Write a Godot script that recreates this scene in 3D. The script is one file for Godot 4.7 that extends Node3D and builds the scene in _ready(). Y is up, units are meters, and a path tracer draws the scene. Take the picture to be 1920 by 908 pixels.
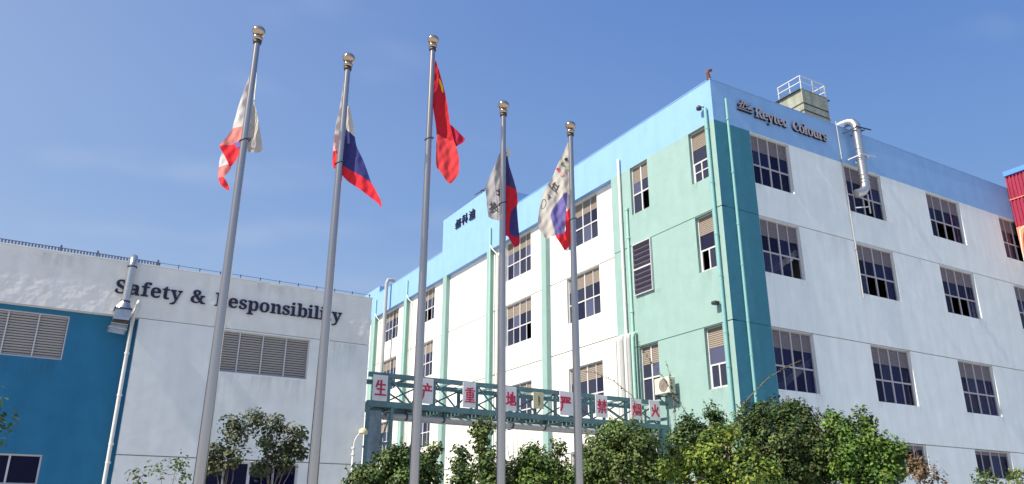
extends Node3D
# A factory yard: flag poles in front of two painted factory buildings joined by a truss footbridge.
# World axes follow the buildings: x runs along the shaded fronts, -x faces the sun, +z faces the camera side.

const LX := 23.22      # plane of the sunlit front of the tall building (faces -x)
const RZ := -22.02     # plane of its shaded front (faces +z)
const BZ := -25.0      # front of the low building
const GZ := -26.2      # front truss of the footbridge
const SUN := Vector3(-0.70, 0.715, 0.022)

var rng := RandomNumberGenerator.new()
var M := {}
var taken := {}
var mesh_cache := {}

# ---------------------------------------------------------------- naming
func numbered(called: String) -> String:
	if not taken.has(called):
		taken[called] = 0
		return called
	taken[called] += 1
	return "%s_%03d" % [called, taken[called]]

func part_name(called: String, parent: Node) -> String:
	if not parent.has_node(called):
		return called
	var i := 1
	while parent.has_node("%s_%03d" % [called, i]):
		i += 1
	return "%s_%03d" % [called, i]

func tag(o: Node, label: String, category: String, group := "", kind := "") -> void:
	if label: o.set_meta("label", label)
	if category: o.set_meta("category", category)
	if group: o.set_meta("group", group)
	if kind: o.set_meta("kind", kind)

func thing(called: String, label: String, category: String, at := Vector3.ZERO, turn := 0.0, group := "") -> Node3D:
	var o := Node3D.new()
	o.name = numbered(called)
	add_child(o)
	o.position = at
	o.rotation.y = turn
	tag(o, label, category, group)
	return o

func put(called: String, mesh: Mesh, mat: Material, parent: Node3D, xf := Transform3D()) -> MeshInstance3D:
	var o := MeshInstance3D.new()
	o.name = numbered(called) if parent == self else part_name(called, parent)
	o.mesh = mesh
	o.material_override = mat
	o.transform = xf
	parent.add_child(o, true)
	return o

func structure(called: String, mesh: Mesh, mat: Material, label: String) -> MeshInstance3D:
	var o := put(called, mesh, mat, self)
	o.set_meta("label", label)
	o.set_meta("kind", "structure")
	return o

# ---------------------------------------------------------------- shapes
func mk() -> SurfaceTool:
	var st := SurfaceTool.new()
	st.begin(Mesh.PRIMITIVE_TRIANGLES)
	return st

func tri(st: SurfaceTool, a: Vector3, b: Vector3, c: Vector3, na: Vector3, nb: Vector3, nc: Vector3) -> void:
	# front faces run clockwise
	if (b - a).cross(c - a).dot(na + nb + nc) > 0.0:
		st.set_normal(na); st.add_vertex(a)
		st.set_normal(nc); st.add_vertex(c)
		st.set_normal(nb); st.add_vertex(b)
		return
	st.set_normal(na); st.add_vertex(a)
	st.set_normal(nb); st.add_vertex(b)
	st.set_normal(nc); st.add_vertex(c)

# a, b, c, d run round the face; n is its outward normal
func quad(st: SurfaceTool, a: Vector3, b: Vector3, c: Vector3, d: Vector3, n: Vector3) -> void:
	tri(st, a, b, c, n, n, n)
	tri(st, a, c, d, n, n, n)

func box(st: SurfaceTool, c: Vector3, s: Vector3, b := Basis()) -> void:
	var h := s * 0.5
	for ax in 3:
		var u := (ax + 1) % 3
		var v := (ax + 2) % 3
		for sg in [-1.0, 1.0]:
			var p := []
			for k in [[-1, -1], [1, -1], [1, 1], [-1, 1]]:
				var q := Vector3()
				q[ax] = sg * h[ax]; q[u] = k[0] * h[u]; q[v] = k[1] * h[v]
				p.append(c + b * q)
			var n := Vector3()
			n[ax] = sg
			quad(st, p[0], p[1], p[2], p[3], (b * n).normalized())

# a box between two corners
func span(st: SurfaceTool, lo: Vector3, hi: Vector3) -> void:
	box(st, (lo + hi) * 0.5, (hi - lo).abs())

func strip(parent: Node3D, called: String, lo: Vector3, hi: Vector3, mat: Material, xf := Transform3D()) -> void:
	put(called, box_mesh((hi - lo).abs()), mat, parent, xf * Transform3D(Basis(), (lo + hi) * 0.5))

# box with softened edges
func soft_box(st: SurfaceTool, c: Vector3, s: Vector3, r: float) -> void:
	var h := s * 0.5
	var hi := h - Vector3(r, r, r)
	var d: Array[Vector3] = []
	for ax in 3:
		var u := (ax + 1) % 3
		var v := (ax + 2) % 3
		for sg in [-1.0, 1.0]:
			var p := []
			for k in [[-1, -1], [1, -1], [1, 1], [-1, 1]]:
				var q := Vector3()
				q[ax] = sg * h[ax]; q[u] = k[0] * hi[u]; q[v] = k[1] * hi[v]
				p.append(c + q)
			var n := Vector3(); n[ax] = sg
			quad(st, p[0], p[1], p[2], p[3], n)
	for ax in 3:
		var u := (ax + 1) % 3
		var v := (ax + 2) % 3
		for su in [-1.0, 1.0]:
			for sv in [-1.0, 1.0]:
				var a := Vector3(); a[u] = su * h[u]; a[v] = sv * hi[v]
				var b := Vector3(); b[u] = su * hi[u]; b[v] = sv * h[v]
				var e := Vector3(); e[ax] = hi[ax]
				var n := Vector3(); n[u] = su; n[v] = sv
				quad(st, c + a - e, c + a + e, c + b + e, c + b - e, n.normalized())
	for sx in [-1.0, 1.0]:
		for sy in [-1.0, 1.0]:
			for sz in [-1.0, 1.0]:
				var n := Vector3(sx, sy, sz).normalized()
				var p0 := c + Vector3(sx * h.x, sy * hi.y, sz * hi.z)
				var p1 := c + Vector3(sx * hi.x, sy * h.y, sz * hi.z)
				var p2 := c + Vector3(sx * hi.x, sy * hi.y, sz * h.z)
				tri(st, p0, p1, p2, n, n, n)

# a straight bar of rectangular section between two points
func bar(st: SurfaceTool, a: Vector3, b: Vector3, w: float, d: float, face := Vector3(0, 0, 1)) -> void:
	var t := (b - a)
	var l := t.length()
	t = t / l
	var s := t.cross(face)
	if s.length() < 0.01:
		s = t.cross(Vector3(1, 0, 0))
	s = s.normalized()
	var f := s.cross(t).normalized()
	box(st, (a + b) * 0.5, Vector3(w, l, d), Basis(s, t, f))

func tube(st: SurfaceTool, pts: Array, rad, sides := 10, caps := true) -> void:
	var n := pts.size()
	var rings := []
	var nors := []
	var up := Vector3(0, 1, 0)
	for i in n:
		var t: Vector3 = (pts[mini(i + 1, n - 1)] - pts[maxi(i - 1, 0)]).normalized()
		if absf(t.dot(up)) > 0.95:
			up = Vector3(1, 0, 0) if absf(t.x) < 0.9 else Vector3(0, 0, 1)
		var s := t.cross(up).normalized()
		up = s.cross(t).normalized()
		var r: float = rad[i] if rad is Array else rad
		var ring := []
		var nr := []
		for k in sides:
			var a := TAU * k / sides
			var d := s * cos(a) + up * sin(a)
			ring.append(pts[i] + d * r)
			nr.append(d)
		rings.append(ring); nors.append(nr)
	for i in n - 1:
		for k in sides:
			var k2 := (k + 1) % sides
			tri(st, rings[i][k], rings[i + 1][k], rings[i + 1][k2], nors[i][k], nors[i + 1][k], nors[i + 1][k2])
			tri(st, rings[i][k], rings[i + 1][k2], rings[i][k2], nors[i][k], nors[i + 1][k2], nors[i][k2])
	if caps:
		for e in [0, n - 1]:
			var t: Vector3 = (pts[0] - pts[1]).normalized() if e == 0 else (pts[n - 1] - pts[n - 2]).normalized()
			for k in range(1, sides - 1):
				tri(st, rings[e][0], rings[e][k], rings[e][k + 1], t, t, t)

# profile: array of Vector2(radius, height), turned round the y axis
func lathe(st: SurfaceTool, profile: Array, sides := 20, at := Vector3.ZERO) -> void:
	var n := profile.size()
	for i in n - 1:
		var a: Vector2 = profile[i]
		var b: Vector2 = profile[i + 1]
		var pa: Vector2 = profile[maxi(i - 1, 0)]
		var pb: Vector2 = profile[mini(i + 2, n - 1)]
		var ta := (b - pa).normalized()
		var tb := (pb - a).normalized()
		var flat := (b - a).normalized()
		if ta.dot(flat) < 0.8: ta = flat
		if tb.dot(flat) < 0.8: tb = flat
		for k in sides:
			var a0 := TAU * k / sides
			var a1 := TAU * (k + 1) / sides
			var d0 := Vector3(cos(a0), 0, sin(a0))
			var d1 := Vector3(cos(a1), 0, sin(a1))
			var na0 := d0 * ta.y - Vector3(0, ta.x, 0)
			var na1 := d1 * ta.y - Vector3(0, ta.x, 0)
			var nb0 := d0 * tb.y - Vector3(0, tb.x, 0)
			var nb1 := d1 * tb.y - Vector3(0, tb.x, 0)
			var p0 := at + d0 * a.x + Vector3(0, a.y, 0)
			var p1 := at + d1 * a.x + Vector3(0, a.y, 0)
			var q0 := at + d0 * b.x + Vector3(0, b.y, 0)
			var q1 := at + d1 * b.x + Vector3(0, b.y, 0)
			if b.x > 0.0: tri(st, p0, q0, q1, na0, nb0, nb1)
			if a.x > 0.0: tri(st, p0, q1, p1, na0, nb1, na1)

func box_mesh(s: Vector3) -> Mesh:
	var key := "b%.3f_%.3f_%.3f" % [s.x, s.y, s.z]
	if not mesh_cache.has(key):
		var st := mk()
		box(st, Vector3.ZERO, s)
		mesh_cache[key] = st.commit()
	return mesh_cache[key]

# a wall in its own frame: x along it, y up, z outward; front at z = 0, back at z = -t
func wall_mesh(u0: float, u1: float, v0: float, v1: float, holes: Array, t: float, caps := "") -> Mesh:
	var st := mk()
	var us := [u0, u1]
	var vs := [v0, v1]
	var use := []
	for h: Rect2 in holes:
		var r := h.intersection(Rect2(u0, v0, u1 - u0, v1 - v0))
		if r.size.x > 0.01 and r.size.y > 0.01:
			use.append(r)
			us.append(r.position.x); us.append(r.end.x); vs.append(r.position.y); vs.append(r.end.y)
	us.sort(); vs.sort()
	for i in us.size() - 1:
		for j in vs.size() - 1:
			var a: float = us[i]; var b: float = us[i + 1]; var c: float = vs[j]; var d: float = vs[j + 1]
			if b - a < 0.002 or d - c < 0.002:
				continue
			var mid := Vector2((a + b) / 2, (c + d) / 2)
			var open := false
			for r: Rect2 in use:
				if r.has_point(mid): open = true
			if open: continue
			quad(st, Vector3(a, c, 0), Vector3(b, c, 0), Vector3(b, d, 0), Vector3(a, d, 0), Vector3(0, 0, 1))
			quad(st, Vector3(a, c, -t), Vector3(b, c, -t), Vector3(b, d, -t), Vector3(a, d, -t), Vector3(0, 0, -1))
	for r: Rect2 in use:
		var a := r.position.x; var b := r.end.x; var c := r.position.y; var d := r.end.y
		quad(st, Vector3(a, c, 0), Vector3(a, d, 0), Vector3(a, d, -t), Vector3(a, c, -t), Vector3(1, 0, 0))
		quad(st, Vector3(b, c, 0), Vector3(b, d, 0), Vector3(b, d, -t), Vector3(b, c, -t), Vector3(-1, 0, 0))
		if c > v0 + 0.01: quad(st, Vector3(a, c, 0), Vector3(b, c, 0), Vector3(b, c, -t), Vector3(a, c, -t), Vector3(0, 1, 0))
		if d < v1 - 0.01: quad(st, Vector3(a, d, 0), Vector3(b, d, 0), Vector3(b, d, -t), Vector3(a, d, -t), Vector3(0, -1, 0))
	quad(st, Vector3(u0, v1, 0), Vector3(u1, v1, 0), Vector3(u1, v1, -t), Vector3(u0, v1, -t), Vector3(0, 1, 0))
	quad(st, Vector3(u0, v0, 0), Vector3(u1, v0, 0), Vector3(u1, v0, -t), Vector3(u0, v0, -t), Vector3(0, -1, 0))
	if "l" in caps: quad(st, Vector3(u0, v0, 0), Vector3(u0, v1, 0), Vector3(u0, v1, -t), Vector3(u0, v0, -t), Vector3(-1, 0, 0))
	if "r" in caps: quad(st, Vector3(u1, v0, 0), Vector3(u1, v1, 0), Vector3(u1, v1, -t), Vector3(u1, v0, -t), Vector3(1, 0, 0))
	return st.commit()

# ---------------------------------------------------------------- materials
func lin(r: float, g: float, b: float) -> Color:
	return Color(r, g, b).linear_to_srgb()

func noise_tex(seed_: int, freq: float, lo: Color, hi: Color, octaves := 4, size := 512, normal := false, strength := 4.0) -> NoiseTexture2D:
	var n := FastNoiseLite.new()
	n.seed = seed_
	n.noise_type = FastNoiseLite.TYPE_SIMPLEX_SMOOTH
	n.frequency = freq
	n.fractal_octaves = octaves
	var t := NoiseTexture2D.new()
	t.width = size; t.height = size
	t.seamless = true
	t.noise = n
	if normal:
		t.as_normal_map = true
		t.bump_strength = strength
	else:
		var g := Gradient.new()
		g.set_color(0, lo); g.set_color(1, hi)
		t.color_ramp = g
	return t

# plain painted or cast surface: a base colour broken up by two sizes of noise, with rain streaks multiplied in
func paint(c: Color, spread: float, scale: float, rough: float, seed_: int, streaks := 0.0, bumps := 0.0, bump_scale := 0.0) -> StandardMaterial3D:
	var m := StandardMaterial3D.new()
	# the colour is broken up by a neutral noise between 1 - 2 spread and 1
	var k := 1.0 + spread
	m.albedo_color = Color(minf(c.r * k, 1), minf(c.g * k, 1), minf(c.b * k, 1)).linear_to_srgb()
	var dim := (1.0 - spread) / k
	m.albedo_texture = shared_noise("a%.2f_%d" % [dim, seed_ % 3], seed_ % 3 + 3, 0.012, Color(dim, dim, dim).linear_to_srgb(), Color(1, 1, 1), 5)
	m.uv1_triplanar = true
	m.uv1_world_triplanar = true
	m.uv1_scale = Vector3(scale, scale, scale)
	m.roughness = rough
	m.metallic_specular = 0.35
	if streaks > 0.0:
		m.detail_enabled = true
		m.detail_blend_mode = BaseMaterial3D.BLEND_MODE_MUL
		m.detail_uv_layer = BaseMaterial3D.DETAIL_UV_2
		m.detail_albedo = shared_noise("d%.2f" % streaks, 50, 0.02, Color(1.0 - streaks, 1.0 - streaks, 1.0 - streaks * 1.1), Color(1, 1, 1), 4)
		m.uv2_triplanar = true
		m.uv2_world_triplanar = true
		m.uv2_scale = Vector3(0.17, 0.03, 0.17)
	if bumps > 0.0:
		m.normal_enabled = true
		m.normal_scale = bumps
		m.normal_texture = noise_tex(seed_ + 90, 0.01 if bump_scale == 0.0 else bump_scale, Color.BLACK, Color.WHITE, 3, 512, true, 8.0)
	return m

var noises := {}
func shared_noise(key: String, seed_: int, freq: float, lo: Color, hi: Color, octaves: int) -> NoiseTexture2D:
	if not noises.has(key):
		noises[key] = noise_tex(seed_, freq, lo, hi, octaves)
	return noises[key]

func flat(c: Color, rough := 0.6, metal := 0.0) -> StandardMaterial3D:
	var m := StandardMaterial3D.new()
	m.albedo_color = c.linear_to_srgb()
	m.roughness = rough
	m.metallic = metal
	return m

func make_materials() -> void:
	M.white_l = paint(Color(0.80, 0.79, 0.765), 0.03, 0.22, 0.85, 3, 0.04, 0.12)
	M.white_r = paint(Color(0.765, 0.83, 0.85), 0.035, 0.16, 0.85, 5, 0.05, 0.04)  # bluer than the sunlit white: skylight on the shaded front put into the colour
	M.white_b = paint(Color(0.82, 0.845, 0.85), 0.035, 0.25, 0.9, 7, 0.05, 0.05)
	M.plaster_b = paint(Color(0.81, 0.81, 0.80), 0.05, 0.3, 0.9, 9, 0.05, 0.4, 0.012)
	M.mint = paint(Color(0.27, 0.41, 0.395), 0.04, 0.2, 0.8, 11, 0.03, 0.1)
	M.teal = paint(Color(0.052, 0.215, 0.295), 0.05, 0.25, 0.8, 13, 0.04, 0.1)  # corner strip: mint made darker and bluer, the shade put into its colour
	M.sky_paint = paint(Color(0.24, 0.43, 0.735), 0.04, 0.14, 0.75, 15, 0.03, 0.08)
	M.blue_b = paint(Color(0.026, 0.175, 0.335), 0.06, 0.25, 0.8, 17, 0.05, 0.15)
	M.joint = paint(Color(0.30, 0.28, 0.25), 0.1, 1.0, 0.9, 19)
	M.inner = paint(Color(0.08, 0.08, 0.09), 0.15, 0.5, 0.9, 21)
	M.inner_wall = paint(Color(0.12, 0.12, 0.13), 0.15, 0.5, 0.9, 22)
	M.stair = paint(Color(0.82, 0.82, 0.82), 0.05, 0.5, 0.8, 23)
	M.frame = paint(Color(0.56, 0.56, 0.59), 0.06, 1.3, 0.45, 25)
	M.frame_shaded = paint(Color(0.40, 0.39, 0.43), 0.06, 1.3, 0.45, 25)  # darker copy of the frame, shade of the far front put into its colour
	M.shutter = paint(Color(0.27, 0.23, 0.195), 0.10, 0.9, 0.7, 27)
	M.shutter_shaded = paint(Color(0.185, 0.165, 0.185), 0.12, 0.9, 0.6, 28)  # shutters of the shaded front: same slats, with the shade coloured in
	M.louver = paint(Color(0.38, 0.37, 0.38), 0.08, 1.5, 0.5, 29)
	M.louver_dark = paint(Color(0.10, 0.09, 0.13), 0.1, 1.5, 0.5, 30)
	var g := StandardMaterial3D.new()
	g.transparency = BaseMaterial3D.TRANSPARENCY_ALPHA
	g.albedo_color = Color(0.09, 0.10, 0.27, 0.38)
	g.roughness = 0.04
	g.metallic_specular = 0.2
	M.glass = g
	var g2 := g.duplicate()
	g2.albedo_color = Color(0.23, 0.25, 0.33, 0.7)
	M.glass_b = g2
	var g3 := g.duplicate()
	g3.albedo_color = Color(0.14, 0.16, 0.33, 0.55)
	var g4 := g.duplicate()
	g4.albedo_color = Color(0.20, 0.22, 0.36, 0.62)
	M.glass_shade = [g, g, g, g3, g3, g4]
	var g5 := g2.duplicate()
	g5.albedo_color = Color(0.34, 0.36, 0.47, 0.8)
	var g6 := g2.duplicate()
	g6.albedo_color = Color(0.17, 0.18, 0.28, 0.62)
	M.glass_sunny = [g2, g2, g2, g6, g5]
	M.pole = flat(Color(0.49, 0.43, 0.395), 0.27, 1.0)
	M.pole.roughness = 0.21
	M.ball = flat(Color(0.50, 0.39, 0.29), 0.16, 1.0)
	M.dark_metal = flat(Color(0.055, 0.05, 0.06), 0.5, 0.3)
	M.zinc = paint(Color(0.50, 0.50, 0.50), 0.2, 1.6, 0.3, 33)
	M.zinc.metallic = 0.9
	M.pipe_white = paint(Color(0.70, 0.70, 0.68), 0.06, 1.0, 0.5, 35)
	M.pipe_grey = paint(Color(0.40, 0.41, 0.42), 0.1, 1.0, 0.5, 36)
	M.pipe_teal = paint(Color(0.21, 0.43, 0.44), 0.08, 0.8, 0.45, 37)
	M.pipe_mint = paint(Color(0.35, 0.60, 0.52), 0.08, 0.8, 0.45, 38)
	M.steel = paint(Color(0.135, 0.25, 0.275), 0.16, 0.8, 0.55, 39, 0.12)
	M.steel_dark = paint(Color(0.05, 0.065, 0.085), 0.2, 0.8, 0.6, 40)
	M.rail_dark = paint(Color(0.13, 0.14, 0.21), 0.2, 0.8, 0.6, 40)
	M.sheet = paint(Color(0.30, 0.385, 0.47), 0.2, 0.7, 0.5, 41, 0.3)
	M.board = paint(Color(0.78, 0.78, 0.80), 0.05, 1.2, 0.55, 43, 0.06)
	M.board_cream = paint(Color(0.62, 0.57, 0.38), 0.08, 1.2, 0.6, 44, 0.1)
	M.red_letter = flat(Color(0.50, 0.018, 0.07), 0.5)
	M.dark_letter = flat(Color(0.010, 0.015, 0.055), 0.75)
	M.letter_face = flat(Color(0.74, 0.70, 0.70), 0.4)
	M.sign_face = flat(Color(0.36, 0.34, 0.37), 0.5)
	M.olive_letter = flat(Color(0.10, 0.11, 0.06), 0.6)
	M.concrete = paint(Color(0.42, 0.40, 0.37), 0.12, 0.35, 0.9, 45, 0.15, 0.3)
	M.stained = paint(Color(0.385, 0.415, 0.36), 0.14, 0.55, 0.9, 47, 0.25, 0.3)
	M.asphalt = paint(Color(0.40, 0.40, 0.40), 0.14, 0.12, 0.95, 49, 0.0, 0.3)
	M.soil = paint(Color(0.10, 0.105, 0.05), 0.3, 0.6, 1.0, 51)
	M.cladding_red = paint(Color(0.36, 0.03, 0.08), 0.12, 0.6, 0.5, 53, 0.15)
	M.cladding_orange = paint(Color(0.80, 0.30, 0.17), 0.08, 0.5, 0.6, 54, 0.1)
	M.cladding_blue = paint(Color(0.10, 0.25, 0.62), 0.08, 0.5, 0.5, 55)
	M.rust = paint(Color(0.16, 0.065, 0.05), 0.3, 2.0, 0.8, 56)
	M.ac_white = paint(Color(0.72, 0.70, 0.62), 0.06, 1.2, 0.5, 57, 0.15)
	M.ac_grille = flat(Color(0.24, 0.21, 0.19), 0.6)
	M.rail = paint(Color(0.55, 0.58, 0.62), 0.08, 2.0, 0.4, 58)
	M.lamp_cream = flat(Color(0.62, 0.52, 0.33), 0.5)
	M.bark = paint(Color(0.13, 0.105, 0.08), 0.3, 2.5, 0.95, 59)
	M.twig = flat(Color(0.20, 0.16, 0.12), 0.9)
	var leaf := StandardMaterial3D.new()
	leaf.vertex_color_use_as_albedo = true
	leaf.roughness = 0.52
	leaf.metallic_specular = 0.35
	leaf.backlight_enabled = true
	leaf.backlight = Color(0.42, 0.5, 0.2)
	M.leaf = leaf

func cloth(c: Color) -> StandardMaterial3D:
	var m := paint(c, 0.05, 1.4, 0.85, 70 + int(c.r * 100) + int(c.b * 37))
	m.backlight_enabled = true
	m.backlight = Color(0.45, 0.45, 0.45)
	m.rim_enabled = true
	m.rim = 0.2
	return m

# ---------------------------------------------------------------- sky
func make_sky() -> Sky:
	var w := 1024
	var h := 512
	var img := Image.create(w, h, false, Image.FORMAT_RGBAF)
	var n := FastNoiseLite.new()
	n.seed = 12
	n.frequency = 1.0
	n.fractal_octaves = 5
	var n2 := FastNoiseLite.new()
	n2.seed = 31
	n2.frequency = 1.0
	n2.fractal_octaves = 3
	var sun := SUN.normalized()
	for y in h:
		var el := (0.5 - (y + 0.5) / h) * PI
		for x in w:
			var az := TAU * (x + 0.5) / w
			var d := Vector3(sin(az) * cos(el), sin(el), -cos(az) * cos(el))
			var c: Vector3
			if el < 0.0:
				c = Vector3(0.33, 0.33, 0.32).lerp(Vector3(0.22, 0.215, 0.20), clampf(-el / 0.4, 0, 1))
			else:
				var t := clampf(el / deg_to_rad(46), 0, 1)
				var low := Vector3(0.54, 0.67, 0.80)
				var mid := Vector3(0.19, 0.355, 0.69)
				var top := Vector3(0.035, 0.165, 0.54)
				c = low.lerp(mid, smoothstep(0.0, 0.5, t)).lerp(top, smoothstep(0.34, 0.95, t))
				var g := clampf(0.5 + 0.5 * d.dot(sun), 0, 1)
				# the half of the sky towards the sun is paler, the far half deeper
				c = c.lerp(Vector3(0.75, 0.82, 0.92), pow(g, 2.6) * 0.62)
				c = c * lerpf(0.93, 1.02, g)
				if el > 0.01:
					var q := Vector3(d.x, 0, d.z) / (d.y + 0.22)
					var wisp := n.get_noise_3d(q.x * 1.3 + q.z * 0.7, q.z * 3.4 - q.x * 1.2, 0.0)
					var veil := n2.get_noise_3d(q.x * 0.7, q.z * 0.7, 4.0)
					var k := clampf((wisp * 0.8 + veil * 0.9 - 0.1) * 1.5, 0, 1) * 0.24 * smoothstep(0.01, 0.2, el)
					c = c.lerp(Vector3(0.72, 0.77, 0.86), k)
			img.set_pixel(x, y, Color(c.x, c.y, c.z, 1))
	var pm := PanoramaSkyMaterial.new()
	pm.panorama = ImageTexture.create_from_image(img)
	pm.energy_multiplier = 0.675
	var s := Sky.new()
	s.sky_material = pm
	return s

# ---------------------------------------------------------------- windows
# A factory window set in a hole of a wall. The frame is the part; shutters, panes, mullions are its pieces.
# xf: the wall's frame; (u, v): lower left corner of the hole; tiers: heights of rows as shares from the top, shutter first.
func window(parent: Node3D, xf: Transform3D, u: float, v: float, w: float, h: float, cols: int, tiers: Array, glass: Array, shutter: Material, opened := [], recess := 0.13, fm: Material = null) -> MeshInstance3D:
	var fr := 0.045
	if fm == null: fm = M.frame
	var key := "w%.2f_%.2f_%d_%s" % [w, h, cols, str(tiers)]
	if not mesh_cache.has(key):
		var st := mk()
		span(st, Vector3(0, 0, -0.06), Vector3(fr, h, 0.0))
		span(st, Vector3(w - fr, 0, -0.06), Vector3(w, h, 0.0))
		span(st, Vector3(fr, 0, -0.06), Vector3(w - fr, fr, -0.003))
		span(st, Vector3(fr, h - fr, -0.06), Vector3(w - fr, h, -0.003))
		mesh_cache[key] = st.commit()
	var win := put("window", mesh_cache[key], fm, parent, xf * Transform3D(Basis(), Vector3(u, v, -recess)))
	var cw := w / cols
	for i in range(1, cols):
		var mw := 0.085 if i * 2 == cols else 0.048
		put("mullion", box_mesh(Vector3(mw, h - 2 * fr, 0.05)), fm, win, Transform3D(Basis(), Vector3(i * cw, h / 2, -0.026)))
	var y := h
	for r in tiers.size():
		var th: float = tiers[r] * h
		var y0 := y - th
		if r > 1:
			put("transom", box_mesh(Vector3(w - 2 * fr, 0.07, 0.044)), fm, win, Transform3D(Basis(), Vector3(w / 2, y, -0.027)))
		for i in cols:
			var c := Vector3(i * cw + cw / 2, y0 + th / 2, -0.04)
			if r == 0:
				put("shutter", shutter_mesh(cw - 0.02, th), shutter, win, Transform3D(Basis(), c))
			elif opened.has(Vector2i(i, r)):
				# the sash has been slid behind its neighbour
				pass
			else:
				var o := put("pane", box_mesh(Vector3(snappedf(cw - 0.02, 0.01), snappedf(th - 0.02, 0.01), 0.006)), glass[rng.randi() % glass.size()], win, Transform3D(Basis(Vector3(0, 1, 0), rng.randf_range(-0.006, 0.006)), c))
				if r == tiers.size() - 1 and (i % 2 == 1):
					o.position.z -= 0.016
		y = y0
	return win

func shutter_mesh(w: float, h: float) -> Mesh:
	var key := "s%.2f_%.2f" % [w, h]
	if not mesh_cache.has(key):
		var st := mk()
		var n := int(round(h / 0.085))
		var p := h / n
		for i in n:
			var y0 := -h / 2 + i * p
			var a := Vector3(-w / 2, y0, 0.012)
			var b := Vector3(w / 2, y0, 0.012)
			var c := Vector3(w / 2, y0 + p * 0.9, -0.012)
			var d := Vector3(-w / 2, y0 + p * 0.9, -0.012)
			var e := Vector3(w / 2, y0 + p, 0.012)
			var f := Vector3(-w / 2, y0 + p, 0.012)
			quad(st, a, b, c, d, Vector3(0, 0.3, 1).normalized())
			quad(st, d, c, e, f, Vector3(0, -1, 0.3).normalized())
		mesh_cache[key] = st.commit()
	return mesh_cache[key]

func louver_window(parent: Node3D, xf: Transform3D, u: float, v: float, w: float, h: float, bars: Array, mat: Material, frame: Material, slats: int, recess := 0.1, tilt := 0.6) -> void:
	var st := mk()
	var fr := 0.035
	span(st, Vector3(0, 0, -0.1), Vector3(fr, h, 0.0))
	span(st, Vector3(w - fr, 0, -0.1), Vector3(w, h, 0.0))
	span(st, Vector3(fr, 0, -0.1), Vector3(w - fr, fr, -0.003))
	span(st, Vector3(fr, h - fr, -0.1), Vector3(w - fr, h, -0.003))
	var win := put("louvre_window", st.commit(), frame, parent, xf * Transform3D(Basis(), Vector3(u, v, -recess)))
	var edges := [fr]
	for b in bars:
		edges.append(b)
		put("mullion", box_mesh(Vector3(0.034, h - 2 * fr, 0.09)), frame, win, Transform3D(Basis(), Vector3(b, h / 2, -0.047)))
	edges.append(w - fr)
	put("backing", box_mesh(Vector3(w - 2 * fr, h - 2 * fr, 0.01)), M.louver_dark, win, Transform3D(Basis(), Vector3(w / 2, h / 2, -0.115)))
	var p := (h - 2 * fr) / slats
	for e in edges.size() - 1:
		var sw: float = edges[e + 1] - edges[e] - 0.03
		for i in slats:
			put("slat", box_mesh(Vector3(snappedf(sw, 0.01), p * 0.72, 0.008)), mat, win, Transform3D(Basis(Vector3(1, 0, 0), tilt), Vector3((edges[e] + edges[e + 1]) / 2, fr + p * (i + 0.5), -0.055)))

# ---------------------------------------------------------------- lettering
func letter_font() -> Font:
	var f := SystemFont.new()
	f.font_names = PackedStringArray(["Droid Serif"])
	f.font_weight = 700
	return f

# each letter is a mesh of its own; the string is stretched between x0 and x1 on the z = 0 plane of xf
func lettering(parent: Node3D, text: String, x0: float, x1: float, y: float, cap: float, depth: float, mat: Material, face: Material = null) -> void:
	var f := letter_font()
	var px := 64
	var total := f.get_string_size(text, HORIZONTAL_ALIGNMENT_LEFT, -1, px).x
	var k := (x1 - x0) / total
	var pixel := cap / (px * 0.714)
	for i in text.length():
		var ch := text[i]
		if ch == " ":
			continue
		var off := f.get_string_size(text.substr(0, i), HORIZONTAL_ALIGNMENT_LEFT, -1, px).x if i > 0 else 0.0
		var key := "t%s_%.3f_%.3f" % [ch, cap, depth]
		if not mesh_cache.has(key):
			var tm := TextMesh.new()
			tm.font = f
			tm.font_size = px
			tm.text = ch
			tm.pixel_size = pixel
			tm.depth = depth
			tm.curve_step = 1.0
			tm.horizontal_alignment = HORIZONTAL_ALIGNMENT_LEFT
			tm.vertical_alignment = VERTICAL_ALIGNMENT_BOTTOM
			mesh_cache[key] = tm
		var desc := f.get_descent(px) * pixel
		var xf := Transform3D(Basis(), Vector3(x0 + off * k, y - desc, depth / 2 + 0.004))
		var o := put("letter", mesh_cache[key], mat, parent, xf)
		if face:
			var key2 := key + "face"
			if not mesh_cache.has(key2):
				var tm2: TextMesh = mesh_cache[key].duplicate()
				tm2.depth = 0.012
				mesh_cache[key2] = tm2
			put("letter_face", mesh_cache[key2], face, o, Transform3D(Basis(), Vector3(0.0, 0.0, depth / 2 + 0.007)))

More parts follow.
